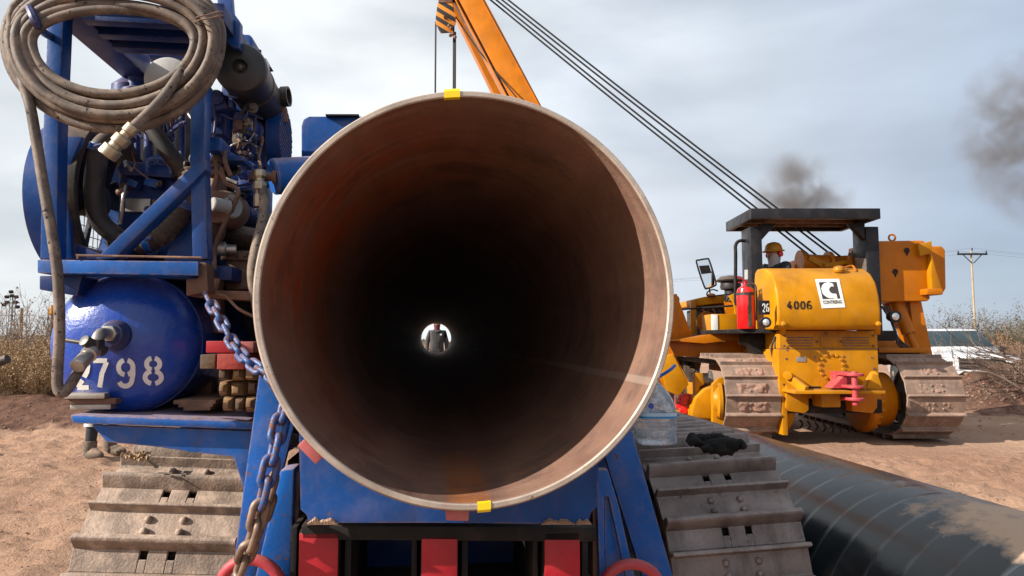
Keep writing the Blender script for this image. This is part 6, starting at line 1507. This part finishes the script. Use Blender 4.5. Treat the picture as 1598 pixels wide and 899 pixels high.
for s in (-1, 1):
    MB().prism([V((s*.905, 1.75, 1.16)), V((s*.905, 3.0, 1.16)), V((s*.77, 2.9, 1.60)), V((s*.77, 2.15, 1.60))], (s*.012, 0, 0)).build('side_window', M['glassdark'], tk, TT, bevel=.004)
    mr_ = MB().ball((s*1.04, 1.62, 1.16), .12, (1.0, .5, .8)).bar((s*.9, 1.62, 1.12), (s*1.0, 1.62, 1.14), .04, .04).build('wing_mirror', M['plasticblk'], tk, TT)
    MB().prism([V((s*.46, .03, .80)), V((s*.85, .07, .83)), V((s*.88, .16, .96)), V((s*.80, .10, .97)), V((s*.46, .02, .92))], (0, -.03, 0)).build('headlight', M['glasslamp'], tk, TT, bevel=.01)
    for y in (.95, 4.15):
        wh = MB().lathe((s*.74, y, .37), (s, 0, 0), [(.20, 0), (.35, .02), (.37, .06), (.37, .16), (.35, .20), (.24, .215), (.24, .20)], 36).build('wheel', M['tire'], tk, TT)
        MB().lathe((s*.93, y, .37), (s, 0, 0), [(.24, -.02), (.23, .0), (.08, .01), (.06, .03), (.001, .03)], 24).build('rim', M['chrome'], wh, TT)
gr_ = MB().span((-.50, -.025, .66), (.50, .05, .93)).build('grille', M['plasticblk'], tk, TT, bevel=.02)
mb = MB()
for k in range(4): mb.span((-.47, -.045, .70+k*.06), (.47, -.026, .712+k*.06))
mb.build('grille_bar', M['ropsgrey'], gr_, TT)
MB().span((-.88, -.10, .40), (.88, .10, .62)).build('bumper', M['white'], tk, TT, bevel=.04, seg=3)
MB().span((-.55, -.115, .44), (.55, -.10, .56)).build('air_intake', M['plasticblk'], tk, TT, bevel=.01)
MB().cyl((-.55, 2.3, 1.70), (-.62, 2.5, 1.92), .012, n=6).build('antenna', M['black'], tk, TT)

# ================================================================== people
def skinned(joints, edges, radii, T, sub=1):
    me = bpy.data.meshes.new('tmp'); me.from_pydata([tuple(T @ V(j)) for j in joints], edges, []); o = bpy.data.objects.new('tmp', me); COL.objects.link(o)
    m = o.modifiers.new('s', 'SKIN'); m.use_smooth_shade = True
    for i, v in enumerate(me.skin_vertices[0].data):
        r0 = radii[i]; v.radius = r0 if isinstance(r0, tuple) else (r0, r0); v.use_root = (i == 0)
    m2 = o.modifiers.new('b', 'SUBSURF'); m2.levels = sub; m2.render_levels = sub
    dg = bpy.context.evaluated_depsgraph_get(); out = bpy.data.meshes.new_from_object(o.evaluated_get(dg)); bpy.data.objects.remove(o)
    vs = [v.co.copy() for v in out.vertices]; fs = [list(p.vertices) for p in out.polygons]; return vs, fs
def person(loc, rz, pose, label, top_mat, leg_mat, hat, neck, extras=True, bulk=1.0):
    T = Matrix.Translation(V(loc)) @ Matrix.Rotation(rz, 4, 'Z')     # faces local -y
    t = root('person', loc, rz, label, 'person')
    sit = pose == 'sit'; h = .52 if sit else .95
    J = []; Rr_ = []; E = []; part = []
    def j(p, r0, par, m): J.append(p); Rr_.append(r0); part.append(m); 
    def add(p, r0, par, m):
        j(p, r0, par, m); i = len(J)-1
        if par is not None: E.append((par, i))
        return i
    pel = add((0, 0, h), (.16, .12), None, 1); sp = add((0, .0, h+.20), (.145*bulk, .11*bulk), pel, 0); ch = add((0, .0, h+.38), (.175*bulk, .125*bulk), sp, 0); nb = add((0, .0, h+.52), .10 if sit else .075, ch, 0)
    nk = add((0, -.015, h+.58), .056, nb, 2); hd = add((0, -.03, h+.655), (.072, .085), nk, 2); add((0, -.025, h+.73), (.070, .082), hd, 2)
    hands = []
    for s in (-1, 1):
        sh = add((s*.185, 0, h+(.55 if sit else .46)), .072, ch, 0)
        if sit: el = add((s*.25, -.12, h+.24), .052, sh, 0); wr = add((s*.18, -.36, h+.22), .036, el, 0); hv = V((-s*.1, -1, -.1))
        else: el = add((s*.255, .02, h+.20), .052*bulk*bulk, sh, 0); wr = add((s*.26, -.06, h-.04), .040*bulk, el, 0); hv = V((0, -.15, -1))
        pm = add(V(J[wr]) + hv.normalized()*.07, (.042, .022), wr, 2); hands.append((s, V(J[pm]), hv.normalized()))
        hp = add((s*.095, 0, h-.07), .105, pel, 1)
        if sit: kn = add((s*.14, -.42, h-.06), .07, hp, 1); an = add((s*.14, -.40, .08), .048, kn, 1)
        else: kn = add((s*.105, -.015, .50), .068, hp, 1); an = add((s*.11, .02, .10), .05, kn, 1)
        add(V(J[an]) + V((s*.02, -.15, -.05)), (.045, .035), an, 3)
    vs, fs = skinned(J, E, Rr_, Matrix.Identity(4), 2)
    mb = MB(); mb.vs = vs; mb.fs = fs; mb.ms = []
    for f in fs:
        c = sum((vs[i] for i in f), V((0, 0, 0)))/len(f); best = None
        for (a, b) in E:
            A, B = V(J[a]), V(J[b]); tt = max(0, min(1, (c-A).dot(B-A)/max(1e-9, (B-A).length_squared))); dd = (c-(A+(B-A)*tt)).length - .5*(max(Rr_[b]) if isinstance(Rr_[b], tuple) else Rr_[b])
            if best is None or dd < best[0]: best = (dd, part[b])
        m_ = best[1]
        if m_ == 2 and c.z < h+.56 and abs(c.x) < .15: m_ = 0
        mb.ms.append({0: 0, 1: 1, 2: 2, 3: 3}[m_])
    for (s, p, d) in hands:                       # five fingers on each palm
        x = V((0, 1, 0)) if not sit else V((1, 0, 0)); x = (x - d*x.dot(d)).normalized(); nrm = d.cross(x)
        mb.mi = 2
        for k in range(4):
            b0 = p + x*(k-1.5)*.019 + d*.02; ln = (.062, .074, .07, .055)[k]; mb.tube([b0, b0+d*ln*.5+nrm*.006*s, b0+d*ln+nrm*.022*s], .0088, 6, False, 2, taper=.007)
        b0 = p - x*.035*1 - d*.02; mb.tube([b0, b0 - x*.022 + d*.02, b0 - x*.026 + d*.05], .0105, 6, False, 2, taper=.008)
    hc = V((0, -.03, h+.69))
    mb.mi = 2
    mb.ball(hc, .098, (.80, .95, 1.18), 20, 14); mb.ball(hc+V((0, -.098, -.012)), .017, (.8, 1, 1.4), 8, 6)         # head and nose
    for s in (-1, 1): mb.ball(hc+V((s*.080, .01, -.01)), .024, (.4, .9, 1.3), 8, 6)
    mb.mi = 4
    for s in (-1, 1): mb.ball(hc+V((s*.030, -.088, .012)), .011, (1, .6, .7), 8, 6)
    mb.ball(hc+V((0, -.088, -.052)), .02, (1.1, .4, .25), 8, 6)
    mb.build('body', [top_mat, leg_mat, M['skin'], M['boot'], M['black']], t, T, smooth=60)
    hat_mat, = (hat,)
    MB().lathe(hc+V((0, .0, .035)), (0, -.08, 1), [(.135, -.012), (.142, 0), (.118, .006), (.112, .03), (.100, .075), (.070, .105), (.03, .118), (.001, .12)], 28).prism([hc+V((-.075, -.10, .028)), hc+V((.075, -.10, .028)), hc+V((.05, -.175, .018)), hc+V((-.05, -.175, .018))], (0, 0, .006)).build('hard_hat', hat_mat, t, T, bevel=.002)
    if neck: MB().lathe(hc+V((0, .01, -.175)), (0, -.05, 1), [(.085, 0), (.078, .03), (.076, .06), (.082, .10), (.088, .14), (.084, .165)], 22).build('neck_cover', neck, t, T)
    if extras:
        for s in (-1, 1): MB().lathe(hc+V((s*.082, .012, -.012)), (s, 0, 0), [(.036, 0), (.040, .01), (.036, .034), (.02, .040), (.001, .041)], 18).build('ear_defender', M['redgloss'], t, T)
    MB().prism([V((-.015, -.01, h+.56)), V((.015, -.01, h+.56)), V((.11, -.10, h+.50)), V((.03, -.135, h+.46)), V((-.03, -.135, h+.46)), V((-.11, -.10, h+.50))], (0, 0, .02)).build('collar', top_mat, t, T, bevel=.004)
    return t, T, h
# operator seated on the pipelayer, face turned to the left
op = P(1209, 400, 9.0)
person((op.x, 8.98, op.z-.52-.66), R(-62), 'sit', 'operator in a yellow hard hat with red ear defenders sitting on the pipelayer', M['navycloth'], M['navycloth'], M['helmet'], M['scarfgrey'])
# man seen through the pipe
pw = TB @ V((.02, 18.1, 0.02))
t, T, h = person((pw.x, pw.y, 0.03), YAW, 'stand', 'man in a grey jacket and reddish hard hat beyond the pipe', M['jacket'], M['navycloth'], M['helmetred'], M['scarf'], False, 1.16)
MB().span((.075, -.170, 1.33), (.125, -.150, 1.375)).build('chest_badge', M['label'], t, T)
MB().span((-.01, -.166, 1.0), (.002, -.128, 1.42)).build('zip', M['black'], t, T)
MB().span((-.07, -.118, 1.64), (-.008, -.106, 1.665)).span((.008, -.118, 1.64), (.07, -.118+.012, 1.665)).build('safety_glasses', M['glassdark'], t, T, bevel=.003)
# man standing behind the tank, only boots and trouser legs show
pb = PG(157, 716)
t, T, h = person((pb.x, pb.y, gz(pb.x, pb.y)), R(70), 'stand', 'person standing behind the blue tank, only dark trousers and dusty boots showing', M['navycloth'], M['navycloth'], M['helmet'], None, False)
for s in (-1, 1):
    MB().ring((s*.105, -.005, .33), (s*.105, -.005, .37), .082, .06, 20).build('reflective_band', M['reflect'], t, T)
    MB().ball((s*.13, -.06, .05), .062, (.85, 2.1, .85), 16, 10).lathe((s*.115, .015, .05), (0, 0, 1), [(.06, 0), (.062, .05), (.066, .12), (.06, .13)], 18).build('boot', M['boot'], t, T)

# ================================================================== smoke
def smoke(name, c, r0, sc, dens, seed, label, thr=.48):
    mb = MB(); mb.ball(V((0, 0, 0)), 1.0, (1, 1, 1), 24, 16)
    m = bpy.data.materials.new(name + '_volume'); m.use_nodes = True; nt = m.node_tree; nt.nodes.clear(); out = N(nt, 'ShaderNodeOutputMaterial')
    v = N(nt, 'ShaderNodeVolumePrincipled'); v.inputs['Color'].default_value = (.30, .28, .27, 1); v.inputs['Anisotropy'].default_value = .2
    tcn = N(nt, 'ShaderNodeTexCoord'); mp_ = N(nt, 'ShaderNodeMapping'); mp_.inputs['Location'].default_value = (seed*3.1, seed*1.7, 0); mp_.inputs['Scale'].default_value = (r0*.75*sc[0]/sc[0], r0*.75*sc[0]/sc[0], r0*.75*sc[2]/sc[0]); L(nt, tcn.outputs['Object'], mp_.inputs['Vector'])
    n = nz(nt, mp_.outputs[0], 1.25, 5, .55, thr, thr+.22, 0, 1, .5)
    ln = N(nt, 'ShaderNodeVectorMath', operation='LENGTH'); L(nt, tcn.outputs['Object'], ln.inputs[0])
    fo = N(nt, 'ShaderNodeMapRange', i_1=.35, i_2=.98, i_3=1.0, i_4=0.0); L(nt, ln.outputs['Value'], fo.inputs[0])
    L(nt, math_(nt, 'MULTIPLY', math_(nt, 'MULTIPLY', n, fo.outputs[0]), dens), v.inputs['Density']); L(nt, v.outputs[0], out.inputs['Volume'])
    me = mb.mesh(name, m); o = bpy.data.objects.new(name, me); COL.objects.link(o); o.matrix_local = Matrix.Translation(V(c)) @ Matrix.Diagonal((r0*sc[0], r0*sc[1], r0*sc[2], 1)); WORLD[o.name] = o.matrix_local.copy()
    return tag(o, label, 'smoke', kind='stuff')
smoke('exhaust_smoke', P(1248, 302, 22), 1.9, (1, .6, .8), 3.0, 1, 'puff of brownish exhaust smoke just above the pipelayer roof', .42)
smoke('exhaust_smoke', P(1605, 215, 26), 3.4, (.9, .6, 1.15), 1.15, 2.3, 'tall drifting column of dark smoke at the right edge of the sky', .42)
